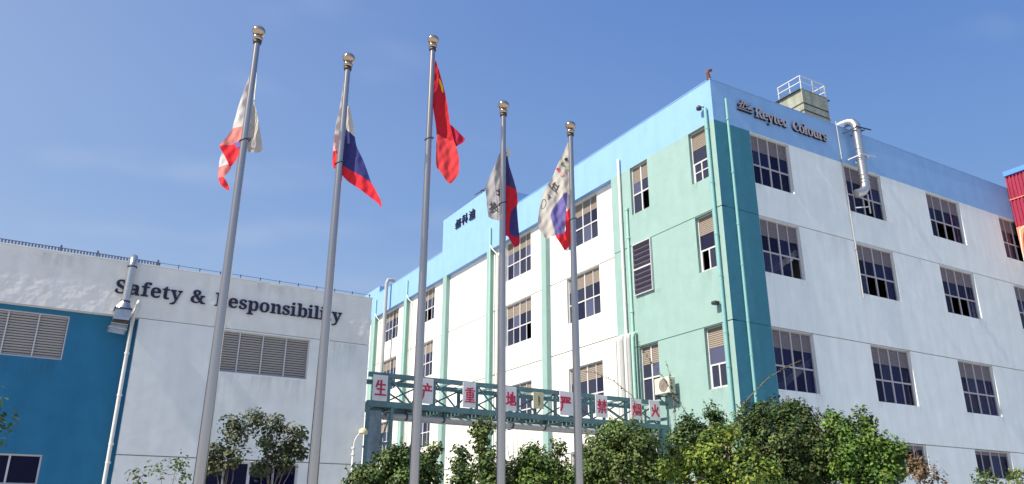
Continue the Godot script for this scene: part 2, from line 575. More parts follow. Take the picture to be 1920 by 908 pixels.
# strokes of a written character: each [x0, y0, x1, y1] in a unit square, standing proud of z = 0
const GLYPH := {
	"sheng": [[0.28, 0.95, 0.12, 0.58], [0.22, 0.72, 0.86, 0.72], [0.2, 0.42, 0.82, 0.42], [0.06, 0.06, 0.95, 0.06], [0.52, 0.98, 0.52, 0.06]],
	"chan": [[0.48, 1.0, 0.54, 0.88], [0.12, 0.83, 0.88, 0.83], [0.32, 0.76, 0.38, 0.62], [0.7, 0.76, 0.6, 0.6], [0.12, 0.55, 0.92, 0.55], [0.2, 0.55, 0.16, 0.25], [0.16, 0.25, 0.05, 0.0]],
	"zhong": [[0.8, 0.97, 0.2, 0.91], [0.06, 0.8, 0.95, 0.8], [0.2, 0.66, 0.82, 0.66], [0.2, 0.5, 0.82, 0.5], [0.2, 0.34, 0.82, 0.34], [0.2, 0.66, 0.2, 0.34], [0.82, 0.66, 0.82, 0.34], [0.51, 0.93, 0.51, 0.05], [0.14, 0.2, 0.88, 0.2], [0.04, 0.05, 0.97, 0.05]],
	"di": [[0.03, 0.62, 0.38, 0.62], [0.2, 0.92, 0.2, 0.2], [0.02, 0.14, 0.4, 0.28], [0.42, 0.5, 0.9, 0.68], [0.9, 0.68, 0.88, 0.36], [0.88, 0.36, 0.78, 0.32], [0.67, 0.96, 0.67, 0.26], [0.49, 0.8, 0.49, 0.12], [0.49, 0.1, 0.95, 0.1], [0.95, 0.1, 0.97, 0.28]],
	"yan": [[0.08, 0.92, 0.92, 0.92], [0.4, 0.92, 0.4, 0.6], [0.62, 0.92, 0.62, 0.6], [0.14, 0.84, 0.24, 0.68], [0.88, 0.84, 0.78, 0.68], [0.06, 0.58, 0.95, 0.58], [0.2, 0.58, 0.17, 0.25], [0.17, 0.25, 0.04, 0.0]],
	"jin": [[0.04, 0.82, 0.46, 0.82], [0.25, 0.98, 0.25, 0.5], [0.25, 0.8, 0.06, 0.56], [0.27, 0.8, 0.43, 0.6], [0.54, 0.82, 0.96, 0.82], [0.75, 0.98, 0.75, 0.5], [0.73, 0.8, 0.56, 0.58], [0.77, 0.8, 0.95, 0.56], [0.22, 0.44, 0.8, 0.44], [0.05, 0.3, 0.95, 0.3], [0.5, 0.3, 0.5, 0.02], [0.5, 0.02, 0.4, 0.06], [0.28, 0.22, 0.12, 0.05], [0.72, 0.22, 0.9, 0.05]],
	"yan_smoke": [[0.06, 0.74, 0.12, 0.52], [0.38, 0.76, 0.29, 0.58], [0.22, 0.96, 0.2, 0.45], [0.2, 0.45, 0.03, 0.03], [0.23, 0.42, 0.4, 0.1], [0.48, 0.9, 0.95, 0.9], [0.48, 0.9, 0.48, 0.05], [0.95, 0.9, 0.95, 0.05], [0.48, 0.06, 0.95, 0.06], [0.55, 0.62, 0.88, 0.62], [0.71, 0.82, 0.69, 0.5], [0.69, 0.5, 0.56, 0.2], [0.71, 0.55, 0.88, 0.22]],
	"huo": [[0.14, 0.7, 0.24, 0.45], [0.84, 0.76, 0.7, 0.5], [0.5, 0.97, 0.47, 0.5], [0.47, 0.5, 0.08, 0.03], [0.5, 0.55, 0.93, 0.03]],
	"ke": [[0.38, 0.97, 0.12, 0.88], [0.03, 0.7, 0.46, 0.7], [0.26, 0.9, 0.26, 0.02], [0.25, 0.66, 0.04, 0.32], [0.28, 0.6, 0.44, 0.42], [0.58, 0.86, 0.68, 0.76], [0.55, 0.66, 0.66, 0.56], [0.5, 0.34, 0.97, 0.44], [0.82, 0.97, 0.82, 0.02]],
	"di_enlighten": [[0.1, 0.92, 0.2, 0.8], [0.05, 0.62, 0.22, 0.62], [0.22, 0.62, 0.2, 0.2], [0.2, 0.2, 0.04, 0.06], [0.14, 0.14, 0.4, 0.06], [0.4, 0.06, 0.97, 0.04], [0.42, 0.74, 0.92, 0.74], [0.42, 0.74, 0.42, 0.2], [0.92, 0.74, 0.92, 0.2], [0.42, 0.22, 0.92, 0.22], [0.42, 0.48, 0.92, 0.48], [0.67, 0.95, 0.67, 0.22]],
	"emblem": [[0.02, 0.1, 1.0, 0.1], [0.1, 0.28, 0.55, 0.28], [0.06, 0.55, 0.34, 0.72], [0.34, 0.72, 0.3, 0.98], [0.3, 0.3, 0.52, 0.92], [0.52, 0.92, 0.6, 0.6], [0.6, 0.6, 0.95, 0.9], [0.72, 0.3, 0.98, 0.55], [0.6, 0.4, 0.98, 0.36], [0.12, 0.36, 0.2, 0.56]],
	"mark": [[0.35, 0.9, 0.65, 0.78], [0.5, 0.95, 0.38, 0.6], [0.38, 0.6, 0.7, 0.48], [0.55, 0.7, 0.45, 0.4], [0.3, 0.4, 0.6, 0.36], [0.6, 0.36, 0.62, 0.16], [0.62, 0.16, 0.32, 0.08]],
}

func glyph_mesh(kind: String, w: float, h: float, stroke: float, depth: float) -> Mesh:
	var st := mk()
	var z := depth / 2
	for s in GLYPH[kind]:
		var a := Vector3((s[0] - 0.5) * w, (s[1] - 0.5) * h, z)
		var b := Vector3((s[2] - 0.5) * w, (s[3] - 0.5) * h, z)
		var t := (b - a).normalized() * stroke * 0.35
		bar(st, a - t, b + t, stroke * (0.8 if absf(t.y) < absf(t.x) * 0.3 else 1.0), depth + z * 0.02)
		z += 0.0006
	return st.commit()

# ================================================================ build
func _ready() -> void:
	rng.seed = 4711
	# camera
	var cam := Camera3D.new()
	cam.name = "camera"
	cam.transform = Transform3D(Basis(Vector3(0.861537, 0.002888, 0.507686), Vector3(-0.17528, 0.940189, 0.2921), Vector3(-0.476477, -0.340642, 0.810514)).orthonormalized(), Vector3(0, 1.6, 0))
	cam.fov = rad_to_deg(2.0 * atan(454.0 / 1477.6))
	cam.near = 0.1
	cam.far = 3000.0
	cam.current = true
	add_child(cam)
	# sky and exposure
	var env := Environment.new()
	env.background_mode = Environment.BG_SKY
	env.sky = make_sky()
	env.ambient_light_source = Environment.AMBIENT_SOURCE_SKY
	env.tonemap_mode = Environment.TONE_MAPPER_LINEAR
	env.tonemap_exposure = 1.52
	env.sdfgi_enabled = true
	env.ssao_enabled = true
	env.ssil_enabled = true
	var we := WorldEnvironment.new()
	we.name = "world_environment"
	we.environment = env
	add_child(we)
	# sun: high on the left, just grazing the fronts that face the camera
	var sun := DirectionalLight3D.new()
	sun.name = "sun"
	sun.light_energy = 1.55
	sun.light_color = Color(1.0, 0.955, 0.88)
	sun.light_angular_distance = 0.5
	sun.shadow_enabled = true
	add_child(sun)
	sun.look_at_from_position(SUN * 50.0, Vector3.ZERO, Vector3.UP)

	make_materials()
	build_ground()
	build_tall_building()
	build_low_building()
	build_annex()
	build_bridge()
	build_mounted_things()
	build_flags()
	build_plants()

# ---------------------------------------------------------------- ground
func build_ground() -> void:
	var st := mk()
	quad(st, Vector3(-900, 0, 900), Vector3(900, 0, 900), Vector3(900, 0, -900), Vector3(-900, 0, -900), Vector3.UP)
	structure("ground", st.commit(), M.asphalt, "pale grey concrete yard in front of the factory buildings")
	st = mk()
	span(st, Vector3(0.6, -0.2, -20.6), Vector3(20.5, 0.12, -12.9))
	span(st, Vector3(9.6, -0.2, -12.898), Vector3(20.5, 0.118, -8.6))
	structure("planting_bed", st.commit(), M.soil, "raised planting bed of dark soil behind the flag poles")
	st = mk()
	span(st, Vector3(0.9, -0.2, -12.2), Vector3(9.0, 0.22, -10.4))
	structure("flag_terrace", st.commit(), M.concrete, "low concrete terrace that carries the row of flag poles")

# ---------------------------------------------------------------- the tall building
func build_tall_building() -> void:
	var b := thing("factory_building", "tall white four storey factory block with sky blue parapet and mint green corner", "building")
	var xl := Transform3D(Basis(Vector3(0, 0, 1), Vector3(0, 1, 0), Vector3(-1, 0, 0)), Vector3(LX, 0, 0))
	var xr := Transform3D(Basis(), Vector3(0, 0, RZ))
	var xlw := xl * Transform3D(Basis(), Vector3(0, 0, -0.3))
	var xrw := xr * Transform3D(Basis(), Vector3(0, 0, -0.012))
	var top := 18.53
	# rows: [bottom, top] of the openings
	var rows := [[1.9, 5.12], [6.88, 9.44], [11.86, 14.39], [15.99, 18.50]]
	var storeys_r := [0.0, 5.16, 9.47, 14.43, top]
	var storeys_l := [0.0, 5.16, 10.39, 14.43, top]
	# --- sunlit side
	var bays := [[-34.08, -31.1], [-40.75, -37.78], [-54.2, -51.25], [-61.1, -58.1]]
	var tower := [[-23.66, -22.6], [-27.9, -26.58]]
	var holes_w := []
	for k in bays.size():
		for r in rows:
			holes_w.append(Rect2(bays[k][0], r[0], bays[k][1] - bays[k][0], r[1] - r[0]))
	var holes_t := []
	for tcol in tower:
		for r in rows:
			holes_t.append(Rect2(tcol[0], r[0], tcol[1] - tcol[0], r[1] - r[0]))
	for i in 4:
		var lo: float = storeys_l[i] + (0.03 if i > 0 else 0.0)
		var hi: float = storeys_l[i + 1] - (0.03 if i < 3 else 0.0)
		var o := put("wall", wall_mesh(-65.5, -29.45, lo, hi, holes_w, 0.25), M.white_l, b, xlw)
		if i == 0: o.set_meta("label", "white wall of the sunlit side")
		lo = storeys_r[i] + (0.02 if i > 0 else 0.0)
		hi = storeys_r[i + 1] - (0.02 if i < 3 else 0.0)
		put("wall", wall_mesh(-29.45, RZ, lo, hi, holes_t, 0.25, "l"), M.mint, b, xl)
	var st: SurfaceTool
	for y in [5.16, 10.39, 14.43]:
		for seg in [[-65.4, -61.12], [-58.08, -54.22], [-51.23, -40.77], [-37.76, -34.1], [-31.08, -29.5]]:
			if y > 10 and y < 11: continue
			strip(b, "joint", Vector3(seg[0], y - 0.05, -0.2), Vector3(seg[1], y + 0.05, -0.06), M.joint, xlw)
	strip(b, "joint", Vector3(-65.4, 10.39 - 0.05, -0.2), Vector3(-29.5, 10.39 + 0.05, -0.06), M.joint, xlw)
	for y in [5.16, 9.47, 14.43]:
		for seg in [[-29.4, -27.92], [-26.56, -23.68], [-22.58, -22.3]]:
			strip(b, "joint", Vector3(seg[0], y - 0.04, -0.2), Vector3(seg[1], y + 0.04, -0.03), M.mint, xl)
	# pilasters
	for p in [[-36.2, -35.7], [-42.75, -42.3], [-49.3, -48.7], [-56.4, -55.8], [-63.5, -62.6]]:
		st = mk()
		span(st, Vector3(p[0], 0, -0.34), Vector3(p[1], top - 0.004, -0.004))
		put("pilaster", st.commit(), M.mint, b, xl)
	# --- shaded side
	var colx := [[25.44, 27.97], [31.78, 34.68], [38.45, 41.47], [45.28, 48.3]]
	var holes_r := []
	for c in colx:
		for k in 4:
			var r = rows[k] if k > 0 else [3.86, 5.14]
			holes_r.append(Rect2(c[0], r[0], c[1] - c[0], r[1] - r[0]))
	for i in 4:
		var lo: float = storeys_r[i] + (0.02 if i > 0 else 0.0)
		var hi: float = storeys_r[i + 1] - (0.02 if i < 3 else 0.0)
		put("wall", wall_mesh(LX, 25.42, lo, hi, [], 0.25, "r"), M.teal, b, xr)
		var o := put("wall", wall_mesh(25.423, 62.0, lo, hi, holes_r, 0.25, "r"), M.white_r, b, xrw)
		if i == 0: o.set_meta("label", "white wall of the shaded side")
	for y in [5.16, 9.47, 14.43]:
		for seg in [[27.99, 31.76], [34.7, 38.43], [41.49, 45.26], [48.32, 61.9]]:
			strip(b, "joint", Vector3(seg[0], y - 0.04, -0.2), Vector3(seg[1], y + 0.04, -0.05), M.joint, xr)
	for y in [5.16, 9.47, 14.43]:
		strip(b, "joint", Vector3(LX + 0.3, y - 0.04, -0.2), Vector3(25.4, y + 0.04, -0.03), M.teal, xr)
	# parapet band: a ring standing in the plane of tower and pilasters
	st = mk()
	span(st, Vector3(LX + 0.001, top, -65.5), Vector3(LX + 0.5, 20.55, RZ - 0.5))
	span(st, Vector3(LX + 0.001, top, RZ - 0.499), Vector3(62.0, 20.55, RZ - 0.001))
	put("parapet", st.commit(), M.sky_paint, b)
	for q in [[-61.997, -49.553], [-38.897, RZ - 0.53]]:
		st = mk()
		span(st, Vector3(LX - 0.02, 20.553, q[0]), Vector3(LX + 0.53, 20.59, q[1]))
		put("coping", st.commit(), M.sky_paint, b)
	st = mk()
	span(st, Vector3(LX - 0.02, 20.553, RZ - 0.527), Vector3(62.0, 20.59, RZ + 0.02))
	put("coping", st.commit(), M.sky_paint, b)
	# raised parapet panels along the sunlit roof line
	for p in [[-49.55, -41.7, 23.0], [-41.697, -38.9, 21.35], [-65.5, -62.0, 21.15]]:
		st = mk()
		span(st, Vector3(LX + 0.003, 20.553, p[0]), Vector3(LX + 0.9, p[2], p[1]))
		put("raised_parapet", st.commit(), M.sky_paint, b)
	# floors, roof and the walls inside
	st = mk()
	for y in [5.25, 9.75, 14.45]:
		span(st, Vector3(LX + 0.56, y - 0.4, -65.0), Vector3(61.5, y, RZ - 0.3))
	put("floor_slab", st.commit(), M.inner, b)
	st = mk()
	span(st, Vector3(LX + 0.51, 19.5, -65.0), Vector3(61.5, 19.9, RZ - 0.51))
	put("roof", st.commit(), M.concrete, b)
	st = mk()
	span(st, Vector3(LX + 8.0, 0, -65.0), Vector3(LX + 8.2, 19.4, RZ - 5.0))
	span(st, Vector3(LX + 8.2, 0, RZ - 5.2), Vector3(61.5, 19.4, RZ - 5.0))
	span(st, Vector3(LX + 5.2, 0, RZ - 5.0), Vector3(LX + 5.4, 19.4, RZ - 0.3))
	span(st, Vector3(61.7, 0, -65.5), Vector3(61.95, 20.5, RZ - 0.51))
	span(st, Vector3(LX + 0.6, 0, -65.5), Vector3(61.69, 20.5, -65.25))
	put("inner_wall", st.commit(), M.inner_wall, b)
	# stair flights behind the first shaded window column
	for f in [[7.25, 1.25], [12.1, 1.35]]:
		st = mk()
		var y0: float = f[0]
		span(st, Vector3(25.5, y0 - 0.26, RZ - 1.0), Vector3(26.3, y0, RZ - 0.34))
		bar(st, Vector3(26.15, y0 - 0.08, RZ - 0.67), Vector3(28.3, y0 + f[1], RZ - 0.67), 0.27, 0.64)
		for k in 7:
			var x := 26.3 + k * 0.28
			var y: float = y0 + 0.12 + k * f[1] / 7.6
			span(st, Vector3(x, y - 0.1, RZ - 0.98), Vector3(x + 0.282, y + 0.1, RZ - 0.36))
		put("stair_flight", st.commit(), M.stair, b)
	# --- windows
	var tiers := [0.31, 0.29, 0.40]
	for k in bays.size():
		for r in 4:
			var op := []
			if k == 1 and r == 2: op = [Vector2i(3, 2)]
			if k == 2 and r == 3: op = [Vector2i(1, 2), Vector2i(2, 2)]
			if k == 0 and r == 2: op = [Vector2i(0, 2)]
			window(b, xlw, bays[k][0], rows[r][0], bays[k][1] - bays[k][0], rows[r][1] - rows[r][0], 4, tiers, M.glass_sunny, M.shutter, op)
	for r in 4:
		var tw := window(b, xl, tower[0][0], rows[r][0], 1.06, rows[r][1] - rows[r][0], 1, [0.33, 0.28, 0.39], M.glass_sunny, M.shutter, [Vector2i(0, 2)], 0.16)
		# lower part: a white two leaf casement
		var lh: float = (rows[r][1] - rows[r][0]) * 0.39
		for e in 2:
			if not (e == 0 and r == 2):
				put("pane", box_mesh(Vector3(0.44, snappedf(lh - 0.1, 0.01), 0.006)), M.glass_b, tw, Transform3D(Basis(), Vector3(0.28 + e * 0.5, lh / 2 + 0.02, -0.04)))
			put("casement_rail", box_mesh(Vector3(0.46, 0.06, 0.05)), M.frame, tw, Transform3D(Basis(), Vector3(0.28 + e * 0.5, 0.07, -0.03)))
		for x in [0.075, 0.53, 0.985]:
			put("casement_stile", box_mesh(Vector3(0.065, lh - 0.05, 0.055)), M.frame, tw, Transform3D(Basis(), Vector3(x, lh / 2 + 0.02, -0.032)))
		if r == 3:
			put("casement_rail", box_mesh(Vector3(0.92, 0.05, 0.045)), M.frame, tw, Transform3D(Basis(), Vector3(0.53, lh * 0.55, -0.034)))
		if r != 2:
			window(b, xl, tower[1][0], rows[r][0], 1.32, rows[r][1] - rows[r][0], 2, [0.33, 0.25, 0.42], M.glass_sunny, M.shutter, [Vector2i(1, 2)] if r == 3 else [], 0.14)
	# dark louvre on the tower, its frame standing out from the wall
	louver_window(b, xl, tower[1][0], rows[2][0], 1.32, rows[2][1] - rows[2][0], [], M.louver_dark, M.frame, 10, -0.12, 0.7)
	st = mk()
	span(st, Vector3(tower[1][0] + 0.04, rows[2][0] + 1.22, 0.085), Vector3(tower[1][1] - 0.04, rows[2][0] + 1.29, 0.125))
	put("louvre_rail", st.commit(), M.frame, b, xl)
	var openr := {"1_2": [Vector2i(1, 2), Vector2i(2, 2)], "2_2": [Vector2i(1, 2), Vector2i(2, 2)], "2_3": [Vector2i(1, 2), Vector2i(2, 2)], "0_2": [Vector2i(3, 2)], "3_3": [Vector2i(2, 2)], "1_3": [Vector2i(2, 2)]}
	for k in colx.size():
		for r in range(1, 4):
			window(b, xrw, colx[k][0], rows[r][0], colx[k][1] - colx[k][0], rows[r][1] - rows[r][0], 4, tiers, M.glass_shade, M.shutter_shaded, openr.get("%d_%d" % [k, r], []), 0.15, M.frame_shaded)
		window(b, xrw, colx[k][0], 3.86, colx[k][1] - colx[k][0], 1.28, 4, [0.16, 0.84], M.glass_shade, M.shutter_shaded, [Vector2i(2, 1)] if k == 1 else [], 0.15, M.frame_shaded)
	# rain stains under sills
	for k in bays.size():
		for r in range(1, 4):
			stain(b, xlw, bays[k][0] - 0.15, rows[r][0], rng.randf_range(0.5, 1.1), rng.randf_range(0.5, 0.95))
			stain(b, xlw, bays[k][1] - rng.randf_range(0.4, 1.3), rows[r][0], rng.randf_range(0.4, 1.2), rng.randf_range(0.4, 0.9))
	for k in colx.size():
		for r in range(1, 4):
			stain(b, xrw, colx[k][0] - 0.15, rows[r][0], rng.randf_range(0.4, 1.0), rng.randf_range(0.5, 1.2))
			stain(b, xrw, colx[k][1] - rng.randf_range(0.3, 0.8), rows[r][0], rng.randf_range(0.5, 1.0), rng.randf_range(0.6, 1.3))
	for x in [29.0, 36.2, 43.0, 44.2, 46.2, 29.9]:
		stain(b, xrw, x, [9.44, 14.4][rng.randi() % 2], rng.randf_range(0.7, 1.5), rng.randf_range(0.6, 1.6))
	for z in [-28.0, -26.9, -23.7]:
		for r in [1, 2, 3]:
			stain(b, xl, z, rows[r][0], rng.randf_range(0.4, 1.0), rng.randf_range(0.5, 1.3))
	# pale curtains behind a few shaded windows
	for c in [[38.6, 41.3, 6.95, 8.5], [45.4, 48.2, 11.95, 13.5]]:
		st = mk()
		var nfold := 34
		for i in nfold:
			var x0: float = lerpf(c[0], c[1], float(i) / nfold)
			var x1: float = lerpf(c[0], c[1], float(i + 1) / nfold)
			var z0 := RZ - 0.42 + 0.05 * (i % 2)
			var z1 := RZ - 0.42 + 0.05 * ((i + 1) % 2)
			quad(st, Vector3(x0, c[2], z0), Vector3(x1, c[2], z1), Vector3(x1, c[3], z1), Vector3(x0, c[3], z0), Vector3(z0 - z1, 0, x1 - x0).normalized())
		put("curtain", st.commit(), M.shutter_shaded, b)
	# --- pipes fixed to the walls
	st = mk()
	tube(st, [Vector3(LX - 0.1, 19.2, -22.36), Vector3(LX - 0.1, 0.2, -22.36)], 0.075)
	put("downpipe", st.commit(), M.pipe_teal, b)
	st = mk()
	tube(st, [Vector3(24.02, 19.75, RZ + 0.08), Vector3(23.98, 0.2, RZ + 0.08)], 0.06)
	put("downpipe", st.commit(), M.pipe_teal, b)
	st = mk()
	tube(st, [Vector3(31.7, 20.75, RZ + 0.05), Vector3(31.72, 18.5, RZ + 0.05), Vector3(31.75, 14.6, RZ + 0.04), Vector3(31.76, 14.3, RZ + 0.05), Vector3(31.74, 11.85, RZ + 0.05), Vector3(31.74, 11.6, RZ + 0.05)], 0.028)
	put("downpipe", st.commit(), M.pipe_grey, b)
	st = mk()
	tube(st, [Vector3(LX - 0.1, 19.3, -28.65), Vector3(LX - 0.1, 10.15, -28.65)], 0.075)
	put("downpipe", st.commit(), M.pipe_white, b)
	st = mk()
	tube(st, [Vector3(LX - 0.07, 16.4, -28.2), Vector3(LX - 0.07, 10.0, -28.2)], 0.06)
	for y in [16.4, 14.9, 11.2]:
		tube(st, [Vector3(LX - 0.07, y - 0.06, -28.2), Vector3(LX - 0.07, y + 0.06, -28.2)], 0.09)
	put("downpipe", st.commit(), M.pipe_mint, b)
	for y in [1.8, 4.4, 7.6, 9.0, 11.4, 13.2, 15.6, 18.2]:
		pipe_clamp(b, Vector3(LX - 0.1, y, -22.36), 0.088, M.pipe_teal, Vector3(1, 0, 0))
		pipe_clamp(b, Vector3(24.0, y + 0.5, RZ + 0.08), 0.072, M.pipe_teal, Vector3(0, 0, -1))
		if y > 10.5: pipe_clamp(b, Vector3(LX - 0.1, y + 0.3, -28.65), 0.088, M.pipe_white, Vector3(1, 0, 0))
		if y > 11.8: pipe_clamp(b, Vector3(31.73, y + 0.8, RZ + 0.05), 0.04, M.pipe_grey, Vector3(0, 0, -1))
	# pipes on the pilasters: a thin one that starts at the roof, with a short bend under the band
	for z in [-42.12, -55.65, -62.4]:
		st = mk()
		tube(st, [Vector3(LX - 0.09, 20.0, z), Vector3(LX - 0.09, 0.2, z)], 0.055)
		put("downpipe", st.commit(), M.pipe_mint, b)
		st = mk()
		tube(st, [Vector3(LX - 0.08, 18.75, z + 0.02), Vector3(LX - 0.08, 18.4, z + 0.3), Vector3(LX + 0.2, 18.1, z + 0.42), Vector3(LX + 0.2, 0.2, z + 0.42)], 0.05)
		put("downpipe", st.commit(), M.pipe_white, b)
	# big grey exhaust pipe with its elbow over the roof edge
	st = mk()
	tube(st, [Vector3(LX + 0.6, 20.75, -59.3), Vector3(LX + 0.1, 21.0, -59.3), Vector3(LX - 0.3, 20.95, -59.3), Vector3(LX - 0.42, 20.6, -59.3), Vector3(LX - 0.42, 0.5, -59.3)], 0.15, 14)
	put("exhaust_pipe", st.commit(), M.pipe_grey, b)
	# bundle of pale service pipes that leave the wall and drop behind the footbridge
	var zi := 0
	for z in [-29.28, -29.02, -28.78, -28.52, -28.26, -28.0]:
		st = mk()
		var r: float = [0.09, 0.1, 0.12, 0.09, 0.11, 0.08][zi]
		tube(st, [Vector3(LX + 0.1, 10.08, z), Vector3(LX - 0.12, 10.1, z), Vector3(LX - 0.24, 10.02, z), Vector3(LX - 0.28, 9.85, z), Vector3(LX - 0.28, 0.2, z)], r, 12)
		put("service_pipe", st.commit(), [M.pipe_white, M.pipe_white, M.pipe_grey, M.pipe_white, M.pipe_grey, M.pipe_mint][zi], b)
		zi += 1

func pipe_clamp(parent: Node3D, at: Vector3, r: float, mat: Material, to_wall: Vector3) -> void:
	var st := mk()
	tube(st, [at - Vector3(0, 0.03, 0), at + Vector3(0, 0.03, 0)], r, 10)
	bar(st, at, at + to_wall * (r + 0.01), 0.04, 0.04, Vector3(0, 1, 0))
	put("pipe_clamp", st.commit(), mat, parent)

# rain stains: thin films just proud of a wall, below sills and ledges
var stain_mats := []
func stain(parent: Node3D, xf: Transform3D, u: float, v: float, w: float, h: float) -> void:
	if stain_mats.is_empty():
		for k in 4:
			var img := Image.create(64, 128, false, Image.FORMAT_RGBA8)
			var n := FastNoiseLite.new()
			n.seed = 200 + k
			n.frequency = 0.12
			n.fractal_octaves = 3
			for y in 128:
				for x in 64:
					var fx := x / 63.0
					var fy := y / 127.0
					var a := clampf(0.5 + n.get_noise_2d(x, y * 0.05) * 1.3, 0, 1) * pow(1.0 - fy, 1.3 + 1.2 * n.get_noise_2d(x * 0.6, 77.0))
					a *= smoothstep(0.0, 0.18, fx) * smoothstep(1.0, 0.82, fx) * smoothstep(0.0, 0.03, fy) * smoothstep(1.0, 0.85, fy)
					img.set_pixel(x, y, Color(0.27, 0.25, 0.22, clampf(a, 0, 1) * 0.12))
			var m := StandardMaterial3D.new()
			m.albedo_texture = ImageTexture.create_from_image(img)
			m.transparency = BaseMaterial3D.TRANSPARENCY_ALPHA
			m.roughness = 0.95
			m.texture_repeat = false
			stain_mats.append(m)
	var st := mk()
	var p := [Vector3(0, 0, 0), Vector3(w, 0, 0), Vector3(w, -h, 0), Vector3(0, -h, 0)]
	var uv := [Vector2(0, 0), Vector2(1, 0), Vector2(1, 1), Vector2(0, 1)]
	for k in [0, 1, 2, 0, 2, 3]:
		st.set_normal(Vector3(0, 0, 1)); st.set_uv(uv[k]); st.add_vertex(p[k])
	put("stain", st.commit(), stain_mats[rng.randi() % 4], parent, xf * Transform3D(Basis(), Vector3(u, v, 0.004)))

# ---------------------------------------------------------------- the low building
func build_low_building() -> void:
	var b := thing("warehouse", "low white and blue factory hall with louvred windows and dark lettering", "building")
	var xb := Transform3D(Basis(), Vector3(0, 0, BZ))
	var xbb := Transform3D(Basis(), Vector3(0, 0, BZ - 0.26))
	# upper band, slightly uneven plaster
	var st := mk()
	span(st, Vector3(-14, 7.37, -0.45), Vector3(9.12, 8.98, 0.0))
	put("wall", st.commit(), M.plaster_b, b, xb)
	st = mk()
	span(st, Vector3(-14, 8.983, -0.47), Vector3(9.14, 9.02, 0.025))
	put("coping", st.commit(), M.white_b, b, xb)
	var holes_blue := [Rect2(-2.0, 5.97, 2.22, 1.26), Rect2(-2.0, 2.62, 2.22, 0.78), Rect2(-6.5, 5.97, 2.6, 1.26), Rect2(-6.5, 2.62, 2.6, 0.78)]
	put("wall", wall_mesh(-14, 2.1, 0, 7.38, holes_blue, 0.2), M.blue_b, b, xbb).set_meta("label", "blue painted recessed wall")
	var holes_white := [Rect2(4.2, 6.02, 2.91, 1.29), Rect2(4.2, 2.3, 2.9, 1.12)]
	put("wall", wall_mesh(1.99, 9.12, 3.485, 7.35, holes_white, 0.3, "lr"), M.white_b, b, xb)
	put("wall", wall_mesh(1.99, 9.12, 0, 3.455, holes_white, 0.3, "lr"), M.white_b, b, xb)
	strip(b, "joint", Vector3(2.0, 7.33, -0.3), Vector3(9.1, 7.38, -0.03), M.joint, xb)
	strip(b, "joint", Vector3(2.0, 3.44, -0.25), Vector3(4.19, 3.5, -0.025), M.joint, xb)
	strip(b, "joint", Vector3(7.11, 3.44, -0.25), Vector3(9.1, 3.5, -0.025), M.joint, xb)
	st = mk()
	span(st, Vector3(8.87, 0, -40.0), Vector3(9.117, 8.975, -0.46))
	span(st, Vector3(-14, 0, -40.0), Vector3(-13.7, 8.975, -0.46))
	span(st, Vector3(-13.69, 0, -40.0), Vector3(8.86, 8.975, -39.7))
	put("wall", st.commit(), M.white_b, b, xb)
	st = mk()
	span(st, Vector3(-13.69, 8.3, -39.6), Vector3(8.86, 8.5, -0.5))
	put("roof", st.commit(), M.concrete, b, xb)
	st = mk()
	span(st, Vector3(-13.69, 0, -4.2), Vector3(8.86, 8.2, -4.0))
	span(st, Vector3(-13.69, 3.7, -3.99), Vector3(8.86, 3.95, -0.5))
	put("inner_wall", st.commit(), M.inner, b, xb)
	# windows
	louver_window(b, xbb, -2.0, 5.97, 2.22, 1.26, [0.74, 1.48], M.louver, M.frame, 16, 0.03, 0.5)
	louver_window(b, xbb, -6.5, 5.97, 2.6, 1.26, [0.87, 1.73], M.louver, M.frame, 16, 0.03, 0.5)
	louver_window(b, xb, 4.2, 6.02, 2.91, 1.29, [0.72, 1.44, 2.17], M.louver, M.frame, 16, 0.09, 0.5)
	window(b, xbb, -2.0, 2.62, 2.22, 0.78, 3, [0.05, 0.95], [M.glass], M.frame, [], 0.06)
	window(b, xbb, -6.5, 2.62, 2.6, 0.78, 3, [0.05, 0.95], [M.glass], M.frame, [], 0.06)
	window(b, xb, 4.2, 2.3, 2.9, 1.12, 4, [0.05, 0.95], [M.glass], M.frame, [], 0.12)
	# rain pipe in the blue recess
	st = mk()
	tube(st, [Vector3(1.9, 7.85, BZ + 0.02), Vector3(1.88, 7.7, BZ + 0.1), Vector3(1.83, 7.5, BZ + 0.06), Vector3(1.82, 7.1, BZ - 0.06), Vector3(1.8, 0.2, BZ - 0.06)], 0.055, 12)
	for y in [6.3, 5.1, 3.75, 3.25]:
		tube(st, [Vector3(1.82, y - 0.03, BZ - 0.06), Vector3(1.82, y + 0.03, BZ - 0.06)], 0.07, 12)
	put("downpipe", st.commit(), M.pipe_white, b)
	for q in [[4.15, 6.0, 0.9, 1.1], [5.2, 6.0, 1.2, 0.9], [6.3, 6.0, 0.9, 1.3], [7.6, 7.33, 1.2, 1.1], [5.0, 8.95, 1.6, 0.6], [-1.0, 8.95, 1.5, 0.8]]:
		stain(b, xb, q[0], q[1], q[2], q[3])
	stain(b, xbb, -2.0, 5.95, 1.1, 1.4)
	stain(b, xbb, -0.8, 5.95, 1.0, 1.0)
	# roof rails
	st = mk()
	bar(st, Vector3(2.35, 9.15, BZ - 0.1), Vector3(9.1, 9.13, BZ - 0.1), 0.014, 0.014)
	bar(st, Vector3(-14, 9.17, BZ - 0.1), Vector3(2.35, 9.15, BZ - 0.1), 0.02, 0.02)
	put("roof_rail", st.commit(), M.rail_dark, b)
	var x := 9.05
	while x > 2.4:
		put("rail_post", box_mesh(Vector3(0.022, 0.16, 0.022)), M.steel_dark, b, Transform3D(Basis(), Vector3(x, 9.09, BZ - 0.1)))
		x -= 0.62
	st = mk()
	x = 2.3
